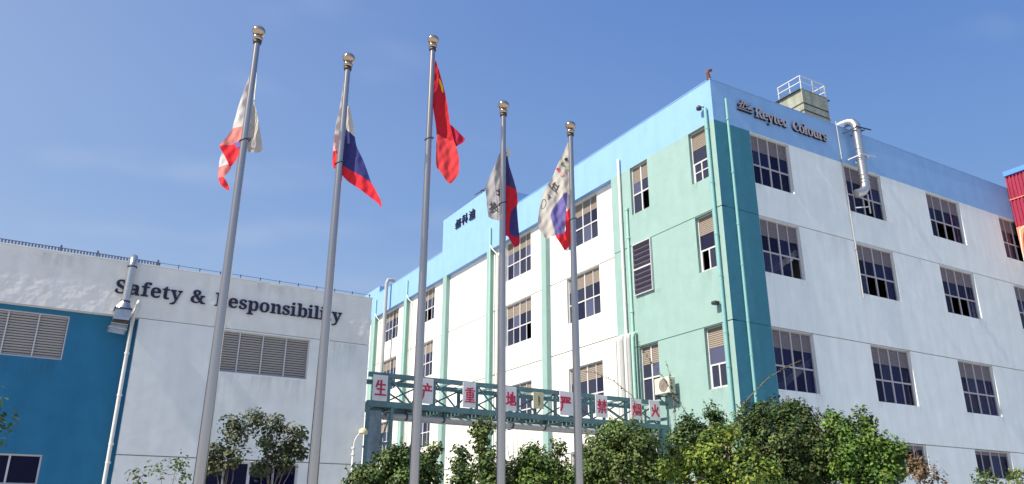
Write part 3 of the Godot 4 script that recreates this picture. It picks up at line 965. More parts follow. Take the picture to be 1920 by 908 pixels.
	while x > -3.0:
		box(st, Vector3(x, 9.1, BZ - 0.1), Vector3(0.045, rng.randf_range(0.07, 0.10), 0.03))
		x -= 0.082
	for xx in [-0.35, 0.6, 2.25]:
		box(st, Vector3(xx, 9.13, BZ - 0.08), Vector3(0.05, 0.19, 0.05))
	put("rail_stubs", st.commit(), M.rail_dark, b)
	# raised lettering
	var sign_ := thing("wall_lettering", "dark navy serif letters reading Safety & Responsibility on the low hall", "lettering", Vector3(0, 0, BZ))
	lettering(sign_, "Safety", 1.2, 3.07, 8.02, 0.41, 0.05, M.dark_letter)
	lettering(sign_, "&", 3.28, 3.82, 8.02, 0.41, 0.05, M.dark_letter)
	lettering(sign_, "Responsibility", 4.0, 8.08, 8.02, 0.41, 0.05, M.dark_letter)
	# lettering and emblem on the tall building's parapet
	var s2 := thing("parapet_lettering", "raised pale faced serif letters and emblem on the shaded sky blue parapet", "lettering", Vector3(0, 0, RZ))
	lettering(s2, "Keytec", 25.78, 27.92, 19.33, 0.50, 0.12, M.dark_letter, M.sign_face)
	lettering(s2, "Colours", 28.28, 30.72, 19.33, 0.50, 0.12, M.dark_letter, M.sign_face)
	var e := put("emblem", glyph_mesh("emblem", 0.86, 0.55, 0.075, 0.12), M.dark_letter, s2, Transform3D(Basis(), Vector3(25.17, 19.67, 0.004)))
	put("emblem_face", glyph_mesh("emblem", 0.84, 0.53, 0.05, 0.012), M.sign_face, e, Transform3D(Basis(), Vector3(0.0, 0.0, 0.128)))
	var xl := Basis(Vector3(0, 0, 1), Vector3(0, 1, 0), Vector3(-1, 0, 0))
	var s3 := thing("roof_sign_characters", "dark written characters and emblem on the raised sunlit parapet panel", "lettering", Vector3(LX, 0, 0))
	put("emblem", glyph_mesh("emblem", 0.8, 0.65, 0.06, 0.1), M.dark_letter, s3, Transform3D(xl, Vector3(0.0, 21.92, -47.0)))
	put("character", glyph_mesh("ke", 0.85, 0.72, 0.06, 0.1), M.dark_letter, s3, Transform3D(xl, Vector3(0.0, 21.9, -45.95)))
	put("character", glyph_mesh("di_enlighten", 0.85, 0.72, 0.06, 0.1), M.dark_letter, s3, Transform3D(xl, Vector3(0.0, 21.9, -44.85)))

# ---------------------------------------------------------------- the red and orange annex at the right
func build_annex() -> void:
	var b := thing("clad_annex", "small annex with red corrugated cladding over an orange wall, under a blue roof edge", "annex")
	var x0 := 46.95
	var st := mk()
	span(st, Vector3(x0 + 0.05, 18.1, RZ + 0.01), Vector3(50.5, 21.3, -18.6))
	put("cladding", st.commit(), M.cladding_red, b)
	var z := RZ + 0.08
	while z < -18.7:
		st = mk()
		span(st, Vector3(x0 - 0.02, 18.12, z - 0.045), Vector3(x0 + 0.049, 21.28, z + 0.045))
		put("corrugation_rib", st.commit(), M.cladding_red, b)
		z += 0.2
	st = mk()
	span(st, Vector3(x0 + 0.02, 16.13, RZ + 0.012), Vector3(50.48, 18.097, -18.62))
	put("wall", st.commit(), M.cladding_orange, b)
	st = mk()
	span(st, Vector3(x0 - 0.1, 21.303, RZ + 0.012), Vector3(50.6, 21.6, -18.4))
	put("roof_edge", st.commit(), M.cladding_blue, b)
	st = mk()
	span(st, Vector3(x0 - 0.03, 19.78, RZ + 0.012), Vector3(x0 + 0.045, 19.83, -18.6))
	put("trim_strip", st.commit(), M.cladding_orange, b)
	st = mk()
	span(st, Vector3(x0 + 0.1, 15.95, RZ + 0.012), Vector3(50.4, 16.127, -18.7))
	put("floor_slab", st.commit(), M.steel_dark, b)
	for px in [x0 + 0.4, 50.0]:
		st = mk()
		span(st, Vector3(px - 0.12, 0, -19.1), Vector3(px + 0.12, 15.947, -18.86))
		put("post", st.commit(), M.steel_dark, b)
	st = mk()
	tube(st, [Vector3(x0 - 0.05, 18.0, RZ + 0.5), Vector3(x0 - 0.25, 17.8, RZ + 0.3), Vector3(x0 - 0.2, 16.6, RZ + 0.15), Vector3(x0 - 0.1, 15.9, RZ + 0.1)], 0.03, 8)
	put("cable", st.commit(), M.pipe_white, b)

# ---------------------------------------------------------------- footbridge
func build_bridge() -> void:
	var b := thing("footbridge", "blue green steel truss footbridge between the two buildings", "footbridge")
	var xa := 9.62
	var xb := 23.1
	var y0 := 5.66
	var y1 := 6.64
	var step := 1.755
	var zs := [GZ, GZ - 1.5]
	var st: SurfaceTool
	for z in zs:
		st = mk(); span(st, Vector3(xa, y1 - 0.09, z - 0.07), Vector3(xb, y1 + 0.07, z + 0.07))
		put("top_chord", st.commit(), M.steel, b)
		st = mk(); span(st, Vector3(xa, y0 - 0.13, z - 0.09), Vector3(xb, y0 + 0.06, z + 0.09))
		put("bottom_chord", st.commit(), M.steel, b)
		var x := 10.38
		while x < 23.2:
			put("post", box_mesh(Vector3(0.11, y1 - y0 - 0.16, 0.09)), M.steel, b, Transform3D(Basis(), Vector3(minf(x, 22.98), (y0 + y1) / 2 - 0.015, z)))
			x += step
		x = 10.38 - step
		var k := 0
		while x < 23.0:
			var l := maxf(x, xa) + 0.06
			var r := minf(x + step, 22.98) - 0.06
			var mid := x + step / 2
			var pairs := [[l, y1 - 0.09, mid, y0 + 0.06], [mid + 0.02, y0 + 0.06, r, y1 - 0.09]]
			if z != GZ or k > 5:
				pairs = [[l, y1 - 0.09, r, y0 + 0.06], [l, y0 + 0.06, r, y1 - 0.09]]
			var dz := 0.0
			for p in pairs:
				if absf(p[2] - p[0]) < 0.3 or mid < xa: continue
				st = mk()
				bar(st, Vector3(p[0], p[1], z + dz), Vector3(p[2], p[3], z + dz), 0.055, 0.04)
				put("diagonal", st.commit(), M.steel, b)
				dz -= 0.045
			x += step
			k += 1
	# cross beams and deck planks
	var x2 := xa + 0.3
	while x2 < xb:
		put("cross_beam", box_mesh(Vector3(0.1, 0.12, 1.3)), M.steel, b, Transform3D(Basis(), Vector3(x2, y0 - 0.06, GZ - 0.75)))
		put("cross_beam", box_mesh(Vector3(0.07, 0.07, 1.34)), M.steel, b, Transform3D(Basis(), Vector3(x2 + 0.4, y1, GZ - 0.75)))
		x2 += step / 2
	for i in 4:
		var st2 := mk()
		span(st2, Vector3(xa + 0.02, y0 + 0.005, GZ - 1.32 + i * 0.3), Vector3(xb - 0.02, y0 + 0.045, GZ - 1.10 + i * 0.3))
		put("deck_plank", st2.commit(), M.steel_dark, b)
	# support tower beside the low hall
	for p in [[9.66, GZ], [10.54, GZ], [9.66, GZ - 1.5], [10.54, GZ - 1.5]]:
		st = mk(); span(st, Vector3(p[0] - 0.05, 0, p[1] - 0.05), Vector3(p[0] + 0.05, y0 - 0.13, p[1] + 0.05))
		put("leg", st.commit(), M.steel, b)
	st = mk(); span(st, Vector3(9.725, 0, GZ - 0.12), Vector3(10.2, 5.4, GZ - 0.02))
	put("cladding_panel", st.commit(), M.sheet, b)
	for y in [1.5, 2.9, 4.3]:
		put("brace", box_mesh(Vector3(0.78, 0.07, 0.05)), M.steel, b, Transform3D(Basis(), Vector3(10.1, y, GZ - 1.5)))
		put("brace", box_mesh(Vector3(0.36, 0.1, 0.05)), M.steel, b, Transform3D(Basis(), Vector3(10.37, y, GZ)))
		st = mk(); bar(st, Vector3(10.2, y + 0.05, GZ - 0.01), Vector3(10.5, y + 1.0, GZ - 0.01), 0.05, 0.03)
		put("brace", st.commit(), M.steel, b)
		st = mk(); bar(st, Vector3(10.5, y + 0.05, GZ - 1.5), Vector3(9.7, y + 1.1, GZ - 1.5), 0.05, 0.03)
		put("brace", st.commit(), M.steel, b)
	# right hand post against the tower and its knee braces
	st = mk(); span(st, Vector3(22.75, 0, GZ - 0.1), Vector3(22.97, y0 - 0.14, GZ + 0.1))
	put("leg", st.commit(), M.steel, b)
	for p in [[22.1, y0 - 0.13, 22.76, y0 - 1.1], [21.7, y0 - 0.13, 22.76, y0 - 1.7]]:
		st = mk(); bar(st, Vector3(p[0], p[1], GZ), Vector3(p[2], p[3], GZ), 0.07, 0.05)
		put("brace", st.commit(), M.steel, b)
	# hanging service duct under the deck
	var d := thing("bridge_duct", "grey service duct hung under the footbridge", "duct", Vector3.ZERO)
	st = mk()
	tube(st, [Vector3(10.5, 5.28, GZ - 0.25), Vector3(22.7, 5.28, GZ - 0.25)], 0.1, 14)
	put("pipe", st.commit(), M.pipe_grey, d)
	st = mk()
	tube(st, [Vector3(10.5, 5.3, GZ - 0.7), Vector3(22.7, 5.3, GZ - 0.7)], 0.12, 14)
	put("pipe", st.commit(), M.pipe_grey, d)
	var hx := 11.2
	while hx < 22.6:
		st = mk()
		tube(st, [Vector3(hx - 0.03, 5.28, GZ - 0.25), Vector3(hx + 0.03, 5.28, GZ - 0.25)], 0.125, 14)
		box(st, Vector3(hx, 5.46, GZ - 0.25), Vector3(0.05, 0.2, 0.05))
		put("hanger", st.commit(), M.steel_dark, d)
		hx += 1.46
	# sign boards, one character each
	var boards := [
		[9.74, 10.29, 5.72, 6.61, "sheng", "white sign board with the red character sheng, next to the low hall"],
		[11.52, 12.05, 5.75, 6.65, "chan", "white sign board with the red character chan, second from the low hall"],
		[13.25, 13.79, 5.74, 6.67, "zhong", "white sign board with the dense red character zhong of many level strokes"],
		[15.01, 15.55, 5.75, 6.66, "di", "white sign board with the red character di, just before the cream board"],
		[16.31, 16.78, 5.92, 6.55, "mark", "small cream sign board with one dark olive mark"],
		[17.54, 18.2, 5.76, 6.69, "yan", "wide white sign board with the red character yan at its top left"],
		[19.28, 19.88, 5.8, 6.7, "jin", "white sign board with the red character jin of two trees over a base"],
		[21.09, 21.67, 5.84, 6.68, "yan_smoke", "white sign board with the red character for smoke, partly behind leaves"],
		[22.09, 22.66, 5.86, 6.7, "huo", "white sign board with the red character for fire, nearest the mint tower"]]
	for s in boards:
		var w: float = s[1] - s[0]
		var h: float = s[3] - s[2]
		var cream: bool = s[4] == "mark"
		var t := thing("sign_board", s[5], "sign", Vector3((s[0] + s[1]) / 2, s[2], GZ + 0.115), 0.0, "sign boards along the footbridge")
		st = mk()
		soft_box(st, Vector3(0, h / 2, 0), Vector3(w, h, 0.03), 0.006)
		put("board", st.commit(), M.board_cream if cream else M.board, t)
		var off := Vector3(0.02, h * 0.49, 0.016)
		if s[4] == "yan": off.x = -0.06
		put("character", glyph_mesh(s[4], w * (0.5 if cream else 0.78), h * 0.60, w * (0.105 if s[4] in ["jin", "zhong", "yan_smoke"] else 0.07 if cream else 0.125), 0.012), M.olive_letter if cream else M.red_letter, t, Transform3D(Basis(), off))

# ---------------------------------------------------------------- things fixed to the buildings
func build_mounted_things() -> void:
	var st: SurfaceTool
	# exhaust duct on the low hall
	var d := thing("exhaust_duct", "silver exhaust duct with a square hood on the front of the low hall", "duct")
	var zz := BZ + 0.24
	st = mk()
	tube(st, [Vector3(1.60, 8.6, BZ - 0.9), Vector3(1.58, 9.02, BZ - 0.55), Vector3(1.57, 9.17, BZ - 0.2), Vector3(1.565, 9.12, BZ + 0.1), Vector3(1.56, 8.95, zz), Vector3(1.55, 8.8, zz), Vector3(1.53, 7.74, zz)], 0.112, 18)
	put("pipe", st.commit(), M.zinc, d)
	for y in [8.8, 7.74]:
		st = mk()
		lathe(st, [Vector2(0.1, y - 0.02), Vector2(0.135, y - 0.02), Vector2(0.135, y + 0.015), Vector2(0.1, y + 0.015)], 18, Vector3(1.55 if y > 8 else 1.53, 0, zz))
		put("flange", st.commit(), M.steel_dark, d)
	st = mk()
	# round to square reducer
	var ring := 24
	for k in ring:
		var a0 := TAU * k / ring
		var a1 := TAU * (k + 1) / ring
		var c0 := Vector3(cos(a0), 0, sin(a0)); var c1 := Vector3(cos(a1), 0, sin(a1))
		var q0 := c0 / maxf(absf(c0.x), absf(c0.z)) * 0.2
		var q1 := c1 / maxf(absf(c1.x), absf(c1.z)) * 0.2
		var top := Vector3(1.53, 7.73, zz); var bot := Vector3(1.5, 7.5, zz)
		quad(st, top + c0 * 0.11, top + c1 * 0.11, bot + q1, bot + q0, (c0 + c1 + Vector3(0, 0.7, 0)).normalized())
	put("reducer", st.commit(), M.zinc, d)
	st = mk()
	box(st, Vector3(1.5, 7.49, zz), Vector3(0.46, 0.03, 0.46))
	put("flange", st.commit(), M.steel_dark, d)
	st = mk()
	# hood: a square bend, open below and to the left
	var p0 := [Vector3(1.3, 7.47, zz - 0.2), Vector3(1.7, 7.47, zz - 0.2), Vector3(1.7, 7.47, zz + 0.2), Vector3(1.3, 7.47, zz + 0.2)]
	var p1 := [Vector3(1.29, 7.2, zz - 0.2), Vector3(1.7, 7.2, zz - 0.2), Vector3(1.7, 7.15, zz + 0.22), Vector3(1.29, 7.15, zz + 0.22)]
	var p2 := [Vector3(1.2, 6.84, zz - 0.16), Vector3(1.66, 6.8, zz - 0.16), Vector3(1.66, 6.83, zz + 0.42), Vector3(1.2, 6.87, zz + 0.42)]
	for k in 4:
		var k2 := (k + 1) % 4
		var n: Vector3 = [Vector3(0, 0, -1), Vector3(1, 0, 0), Vector3(0, 0.15, 1), Vector3(-1, 0, 0)][k].normalized()
		quad(st, p0[k], p0[k2], p1[k2], p1[k], n)
		var n2: Vector3 = [Vector3(0, 0, -1), Vector3(1, 0, 0), Vector3(0, 0.5, 1), Vector3(-1, 0.2, 0)][k].normalized()
		if k != 2: quad(st, p1[k], p1[k2], p2[k2], p2[k], n2)
	put("hood", st.commit(), M.zinc, d)
	st = mk()
	bar(st, p2[3], p2[2], 0.03, 0.03); bar(st, p2[0], p2[3], 0.03, 0.03); bar(st, p2[1], p2[2], 0.03, 0.03)
	bar(st, (p1[3] + p2[3]) / 2, (p1[2] + p2[2]) / 2, 0.02, 0.02)
	put("hood_rim", st.commit(), M.zinc, d)

	# silver duct over the shaded parapet
	d = thing("exhaust_duct", "silver round duct bent over the sky blue parapet beside the lettering", "duct")
	var zr := RZ + 0.55
	st = mk()
	tube(st, [Vector3(32.3, 20.75, RZ - 0.7), Vector3(32.42, 20.85, RZ - 0.1), Vector3(32.48, 20.84, RZ + 0.2), Vector3(32.5, 20.74, RZ + 0.42), Vector3(32.5, 20.52, zr), Vector3(32.5, 20.2, zr), Vector3(32.5, 17.35, zr), Vector3(32.47, 17.12, zr - 0.01), Vector3(32.32, 16.9, zr - 0.06), Vector3(32.05, 16.78, zr - 0.14), Vector3(31.95, 16.76, zr - 0.18)], 0.215, 20)
	put("pipe", st.commit(), M.zinc, d)
	for y in [20.35, 19.2, 18.6, 17.4, 17.6, 17.8]:
		st = mk()
		lathe(st, [Vector2(0.2, y - 0.03), Vector2(0.235, y - 0.03), Vector2(0.235, y + 0.02), Vector2(0.2, y + 0.02)], 20, Vector3(32.5, 0, zr))
		put("flange", st.commit(), M.zinc, d)
	for y in [20.25, 18.75]:
		st = mk()
		bar(st, Vector3(32.2, y, RZ + 0.02), Vector3(32.2, y, zr + 0.25), 0.05, 0.05)
		bar(st, Vector3(32.8, y, RZ + 0.02), Vector3(32.8, y, zr + 0.25), 0.05, 0.05)
		bar(st, Vector3(32.1, y, zr + 0.26), Vector3(33.3, y + 0.12, zr + 0.26), 0.05, 0.05)
		bar(st, Vector3(32.8, y, zr + 0.1), Vector3(33.25, y + 0.35, zr - 0.2), 0.045, 0.045)
		put("bracket", st.commit(), M.steel_dark if y > 19 else M.rail, d)
	st = mk()
	bar(st, Vector3(32.2, 16.2, RZ + 0.02), Vector3(32.8, 16.25, RZ + 0.4), 0.05, 0.05)
	bar(st, Vector3(32.78, 16.9, RZ + 0.4), Vector3(32.78, 15.9, RZ + 0.4), 0.05, 0.05)
	put("bracket", st.commit(), M.rail, d)

	# roof tank tower
	var tk := thing("roof_tower", "stained concrete tower with white railing on the tall building's roof", "roof tower", Vector3(34.53, 19.9, -25.8))
	st = mk()
	span(st, Vector3(-1.07, 0, -0.8), Vector3(1.07, 3.45, 0.8))
	put("wall", st.commit(), M.stained, tk)
	for y in [3.5, 3.95]:
		st = mk()
		span(st, Vector3(-1.055, y - 0.05, -0.79), Vector3(1.055, y + 0.05, 0.79))
		put("groove", st.commit(), M.dark_metal, tk)
	st = mk(); span(st, Vector3(-1.07, 3.551, -0.8), Vector3(1.07, 3.899, 0.8))
	put("wall", st.commit(), M.stained, tk)
	st = mk(); span(st, Vector3(-1.07, 4.001, -0.8), Vector3(1.07, 4.80, 0.8))
	put("wall", st.commit(), M.stained, tk)
	st = mk(); span(st, Vector3(-1.2, 4.803, -1.5), Vector3(1.38, 4.84, 0.75))
	put("roof_sheet", st.commit(), M.steel_dark, tk)
	st = mk(); span(st, Vector3(-1.06, 4.843, -0.8), Vector3(1.06, 4.9, 0.79))
	put("roof", st.commit(), M.stained, tk)
	for p in [[-1.03, 0.76], [1.03, 0.76], [-1.03, -0.8], [1.03, -0.8], [-1.03, 0.0], [0.0, 0.76], [0.0, -0.8], [1.03, 0.0]]:
		put("railing_post", box_mesh(Vector3(0.045, 0.82, 0.045)), M.rail, tk, Transform3D(Basis(), Vector3(p[0], 5.3, p[1])))
	for y in [5.3, 5.69]:
		st = mk()
		bar(st, Vector3(-1.05, y, 0.79), Vector3(1.05, y, 0.79), 0.045, 0.045)
		bar(st, Vector3(-1.05, y, -0.83), Vector3(1.05, y, -0.83), 0.045, 0.045)
		bar(st, Vector3(-1.06, y, -0.8), Vector3(-1.06, y, 0.76), 0.045, 0.045, Vector3(0, 1, 0))
		bar(st, Vector3(1.06, y, -0.8), Vector3(1.06, y, 0.76), 0.045, 0.045, Vector3(0, 1, 0))
		put("railing", st.commit(), M.rail, tk)
	# caged ladder
	st = mk()
	bar(st, Vector3(1.2, 0, 0.6), Vector3(1.2, 4.75, 0.6), 0.04, 0.04)
	bar(st, Vector3(1.2, 0, 0.2), Vector3(1.2, 4.75, 0.2), 0.04, 0.04)
	for i in 14:
		bar(st, Vector3(1.2, 0.3 + i * 0.32, 0.2), Vector3(1.2, 0.3 + i * 0.32, 0.6), 0.03, 0.03, Vector3(0, 1, 0))
	put("ladder", st.commit(), M.rail, tk)
	for y in [3.25, 3.75]:
		st = mk()
		var pts := []
		for k in 13:
			var a := PI * k / 12 - PI / 2
			pts.append(Vector3(1.2 + 0.45 * cos(a), y, 0.4 + 0.3 * sin(a)))
		tube(st, pts, 0.02, 6)
		put("ladder_hoop", st.commit(), M.rail, tk)

	# rusty bent pipe end on the roof corner
	var hk := thing("vent_pipe", "small rusty bent pipe on the parapet corner of the tall building", "pipe", Vector3(LX + 0.05, 20.6, RZ - 0.1))
	st = mk()
	tube(st, [Vector3(0, 0, 0), Vector3(-0.02, 0.2, 0), Vector3(-0.06, 0.3, 0), Vector3(-0.02, 0.42, 0.02), Vector3(0.1, 0.5, 0.04), Vector3(0.16, 0.49, 0.05)], [0.11, 0.08, 0.08, 0.075, 0.07, 0.07], 10)
	put("pipe", st.commit(), M.rust, hk)
	# small lights under the corner
	for q in [["round dark lamp near the top of the mint corner tower", 19.3, -22.62], ["dark box lamp low on the mint corner tower", 10.28, -22.68]]:
		var lm := thing("wall_lamp", q[0], "lamp", Vector3(LX, q[1], q[2]))
		st = mk()
		if q[1] > 15:
			lathe(st, [Vector2(0.0, -0.12), Vector2(0.12, -0.08), Vector2(0.12, 0.05), Vector2(0.06, 0.12), Vector2(0.0, 0.13)], 14, Vector3(-0.22, 0, 0))
			bar(st, Vector3(-0.2, 0.02, 0.0), Vector3(-0.02, 0.08, 0.1), 0.04, 0.04)
		else:
			soft_box(st, Vector3(-0.2, 0, 0), Vector3(0.28, 0.14, 0.26), 0.03)
			bar(st, Vector3(-0.2, 0.02, 0.0), Vector3(-0.004, 0.0, 0.0), 0.05, 0.05)
		put("housing", st.commit(), M.dark_metal, lm)
	# outdoor units on the roof edge, tiny
	var ant := thing("roof_antenna", "small antenna bars above the raised sunlit parapet panel", "antenna", Vector3(LX + 0.5, 23.0, -44.6))
	st = mk()
	bar(st, Vector3(0, 0, 0), Vector3(0, 0.75, 0), 0.04, 0.04)
	bar(st, Vector3(0, 0.7, -0.9), Vector3(0, 0.62, 0.9), 0.05, 0.05, Vector3(0, 1, 0))
	bar(st, Vector3(-0.3, 0.45, 0.5), Vector3(0.3, 0.5, 0.5), 0.05, 0.05, Vector3(0, 1, 0))
	put("bars", st.commit(), M.dark_metal, ant)

	# air conditioner on the mint tower
	var ac := thing("air_conditioner", "cream outdoor air conditioner unit on a bracket beside the footbridge end", "air conditioner", Vector3(LX, 6.95, -25.85))
	st = mk()
	soft_box(st, Vector3(-0.40, 0.36, 0), Vector3(0.36, 0.70, 0.95), 0.025)
	put("body", st.commit(), M.ac_white, ac)
	st = mk()
	var rings := 24
	for rr in [[0.05, 0.09], [0.13, 0.15], [0.19, 0.21], [0.25, 0.29]]:
		for k in rings:
			var a0 := TAU * k / rings; var a1 := TAU * (k + 1) / rings
			var c := Vector3(-0.588, 0.37, 0.12)
			quad(st, c + Vector3(0, cos(a0), sin(a0)) * rr[0], c + Vector3(0, cos(a1), sin(a1)) * rr[0], c + Vector3(0, cos(a1), sin(a1)) * rr[1], c + Vector3(0, cos(a0), sin(a0)) * rr[1], Vector3(-1, 0, 0))
	for k in 6:
		var a := TAU * k / 12
		bar(st, Vector3(-0.59, 0.37 - 0.28 * cos(a), 0.12 - 0.28 * sin(a)), Vector3(-0.59, 0.37 + 0.28 * cos(a), 0.12 + 0.28 * sin(a)), 0.012, 0.012, Vector3(1, 0, 0))
	put("fan_grille", st.commit(), M.ac_grille, ac)
	st = mk()
	lathe(st, [Vector2(0.0, 0.0), Vector2(0.28, 0.0), Vector2(0.28, 0.004), Vector2(0.0, 0.004)], 24)
	put("fan_well", st.commit(), M.ac_grille, ac, Transform3D(Basis(Vector3(0, 0, 1), PI / 2), Vector3(-0.5815, 0.37, 0.12)))
	st = mk()
	for i in 9:
		box(st, Vector3(-0.40, 0.12 + i * 0.055, 0.48), Vector3(0.26, 0.018, 0.012))
	put("side_vent", st.commit(), M.ac_grille, ac)
	for z in [-0.35, 0.35]:
		st = mk()
		bar(st, Vector3(-0.62, -0.02, z), Vector3(0, -0.02, z), 0.04, 0.04)
		bar(st, Vector3(-0.58, -0.03, z), Vector3(0, -0.38, z), 0.035, 0.035)
		put("bracket", st.commit(), M.steel_dark, ac)

	# little lamp on a bent post near the low hall's corner
	var lp := thing("lamp_post", "thin white bent lamp post with a cream head at the low hall's corner", "lamp post", Vector3(8.72, 0, BZ + 0.3))
	st = mk()
	tube(st, [Vector3(0, 0, 0), Vector3(0, 3.95, 0)], 0.045, 10)
	for y in [3.75, 3.95]:
		tube(st, [Vector3(0, y - 0.02, 0), Vector3(0, y + 0.02, 0)], 0.075, 10)
	put("post", st.commit(), M.pipe_white, lp)
	st = mk()
	tube(st, [Vector3(0, 3.95, 0), Vector3(0.01, 4.15, 0), Vector3(0.07, 4.3, 0), Vector3(0.18, 4.42, 0), Vector3(0.22, 4.45, 0)], 0.02, 8)
	put("neck", st.commit(), M.pipe_white, lp)
	st = mk()
	lathe(st, [Vector2(0.0, -0.06), Vector2(0.14, -0.05), Vector2(0.15, -0.02), Vector2(0.13, 0.07), Vector2(0.07, 0.12), Vector2(0.0, 0.13)], 16)
	put("lamp_shade", st.commit(), M.lamp_cream, lp, Transform3D(Basis(Vector3(0, 0, 1), -0.1), Vector3(0.28, 4.46, 0)))

# ---------------------------------------------------------------- flags
const POLES := [[1.925, 9.08], [3.425, 9.08], [4.96, 9.98], [6.45, 9.06], [7.965, 9.05]]
const POLE_Z := -11.3
const POLE_TEXT := ["leftmost", "second from the left", "tallest, central", "second from the right", "rightmost"]
const RING_Y := [7.12, 7.11, 7.95, 7.06, 7.06]

func build_flags() -> void:
	var words := ["nearest the lettered hall", "just left of the tallest pole", "taller than the other four", "carrying the grey and red flag", "farthest from the lettered hall"]
	var st: SurfaceTool
	var proto: Node3D
	for i in 5:
		var top: float = POLES[i][1] - 0.2
		var p := thing("flag_pole", "steel flag pole with a ball finial, " + words[i], "flag pole", Vector3(POLES[i][0], 0.22, POLE_Z), 0.0, "steel flag poles in a row")
		top -= 0.22
		st = mk()
		lathe(st, [Vector2(0.0, 0.0), Vector2(0.19, 0.0), Vector2(0.19, 0.03), Vector2(0.095, 0.04), Vector2(0.09, 0.12)], 24)
		put("base_plate", st.commit(), M.pole, p)
		st = mk()
		var prof := []
		for k in 25:
			var t := k / 24.0
			prof.append(Vector2(lerpf(0.086, 0.046, t), lerpf(0.05, top, t)))
		lathe(st, prof, 28)
		put("shaft", st.commit(), M.pole, p)
		st = mk()
		lathe(st, [Vector2(0.047, top - 0.05), Vector2(0.064, top - 0.05), Vector2(0.064, top - 0.01), Vector2(0.047, top - 0.01)], 20)
		put("collar", st.commit(), M.dark_metal, p)
		st = mk()
		lathe(st, [Vector2(0.046, top - 0.01), Vector2(0.075, top + 0.0), Vector2(0.08, top + 0.05), Vector2(0.07, top + 0.075), Vector2(0.055, top + 0.085)], 24)
		put("cup", st.commit(), M.ball, p)
		st = mk()
		var ball := []
		for k in 17:
			var a := -PI / 2 + PI * k / 16
			ball.append(Vector2(0.106 * cos(a) if k > 0 and k < 16 else 0.0, top + 0.175 + 0.093 * sin(a)))
		lathe(st, ball, 28)
		put("ball_finial", st.commit(), M.ball, p)
		# clip ring that holds the flag's lower corner, and the halyard
		st = mk()
		var pts := []
		for k in 25:
			var a := TAU * k / 24
			pts.append(Vector3(0.074 * cos(a) + 0.01, RING_Y[i] - 0.22 + 0.028 * cos(a), 0.074 * sin(a) - 0.01))
		tube(st, pts, 0.009, 6, false)
		put("clip_ring", st.commit(), M.dark_metal, p)
		st = mk()
		tube(st, [Vector3(0.03, top - 0.1, -0.085), Vector3(0.05, RING_Y[i] + 0.6, -0.09), Vector3(0.04, 0.9, -0.1)], 0.006, 5)
		put("halyard", st.commit(), M.letter_face, p)

	# a flag's cloth hangs behind its pole; coordinates are metres across (seen face on) and height above the ground
	var f := flag(0, "limp white and red flag with a folded red tail", "flag")
	sheet(f, "white_field", Color(0.55, 0.53, 0.53), [[-0.097, 8.33, -0.04, 8.33], [-0.128, 8.091, -0.03, 8.092], [-0.189, 7.798, -0.02, 7.798], [-0.257, 7.38, 0.0, 7.381]])
	sheet(f, "salmon_band", Color(0.62, 0.22, 0.20), [[-0.257, 7.381, 0.0, 7.382], [-0.33, 7.196, -0.04, 7.169], [-0.399, 7.042, -0.131, 7.112]])
	sheet(f, "red_band", Color(0.78, 0.03, 0.045), [[-0.399, 7.043, -0.1, 7.135], [-0.322, 6.931, -0.06, 7.057], [-0.258, 6.82, -0.08, 6.945], [-0.194, 6.71, -0.122, 6.834]], 0.012)
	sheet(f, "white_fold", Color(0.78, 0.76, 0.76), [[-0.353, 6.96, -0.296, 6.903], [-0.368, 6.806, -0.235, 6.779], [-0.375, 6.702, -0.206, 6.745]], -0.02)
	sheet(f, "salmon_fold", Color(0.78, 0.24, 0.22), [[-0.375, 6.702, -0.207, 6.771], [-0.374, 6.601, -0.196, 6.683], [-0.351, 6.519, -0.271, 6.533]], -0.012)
	sheet(f, "red_tail", Color(0.72, 0.04, 0.055), [[-0.351, 6.525, -0.271, 6.539], [-0.312, 6.425, -0.218, 6.466], [-0.25, 6.371, -0.172, 6.372], [-0.19, 6.323, -0.165, 6.334]], 0.01)
	sheet(f, "blue_canton", Color(0.16, 0.14, 0.40), [[-0.2, 7.118, -0.09, 7.14], [-0.128, 7.023, -0.085, 7.04]], 0.024)
	sheet(f, "white_lower_fold", Color(0.50, 0.47, 0.44), [[-0.01, 7.871, 0.016, 7.871], [-0.009, 7.682, 0.082, 7.668], [-0.013, 7.395, 0.159, 7.396], [-0.02, 7.169, 0.22, 7.17], [-0.015, 6.979, 0.269, 6.974]], -0.03)
	sheet(f, "header_tape", Color(0.72, 0.72, 0.58), [[-0.011, 8.632, -0.001, 8.632], [0.01, 8.151, 0.03, 8.151], [-0.005, 7.871, 0.036, 7.871]], 0.0)

	f = flag(1, "limp flag of white, blue and red stripes hanging to a point", "flag")
	sheet(f, "white_stripe", Color(0.56, 0.54, 0.55), [[-0.078, 8.646, -0.02, 8.646], [-0.104, 8.193, -0.0, 8.194], [-0.138, 7.852, 0.0, 7.853], [-0.143, 7.684, 0.0, 7.684]])
	sheet(f, "pink_fold", Color(0.74, 0.42, 0.42), [[-0.143, 7.686, 0.0, 7.686], [-0.146, 7.352, 0.0, 7.352]])
	sheet(f, "red_fold", Color(0.66, 0.035, 0.05), [[-0.146, 7.354, 0.0, 7.354], [-0.151, 7.188, 0.0, 7.188], [-0.131, 7.09, -0.0, 7.091], [-0.067, 7.019, -0.037, 7.019]])
	sheet(f, "white_stripe", Color(0.56, 0.54, 0.52), [[0.017, 8.194, 0.07, 8.177], [0.01, 8.091, 0.101, 8.04], [0.0, 7.92, 0.159, 7.819], [0.0, 7.802, 0.192, 7.611]], 0.0)
	sheet(f, "blue_stripe", Color(0.038, 0.042, 0.18), [[0.0, 7.804, 0.192, 7.615], [0.0, 7.584, 0.234, 7.436], [0.0, 7.352, 0.357, 7.19], [0.0, 7.123, 0.509, 6.802]])
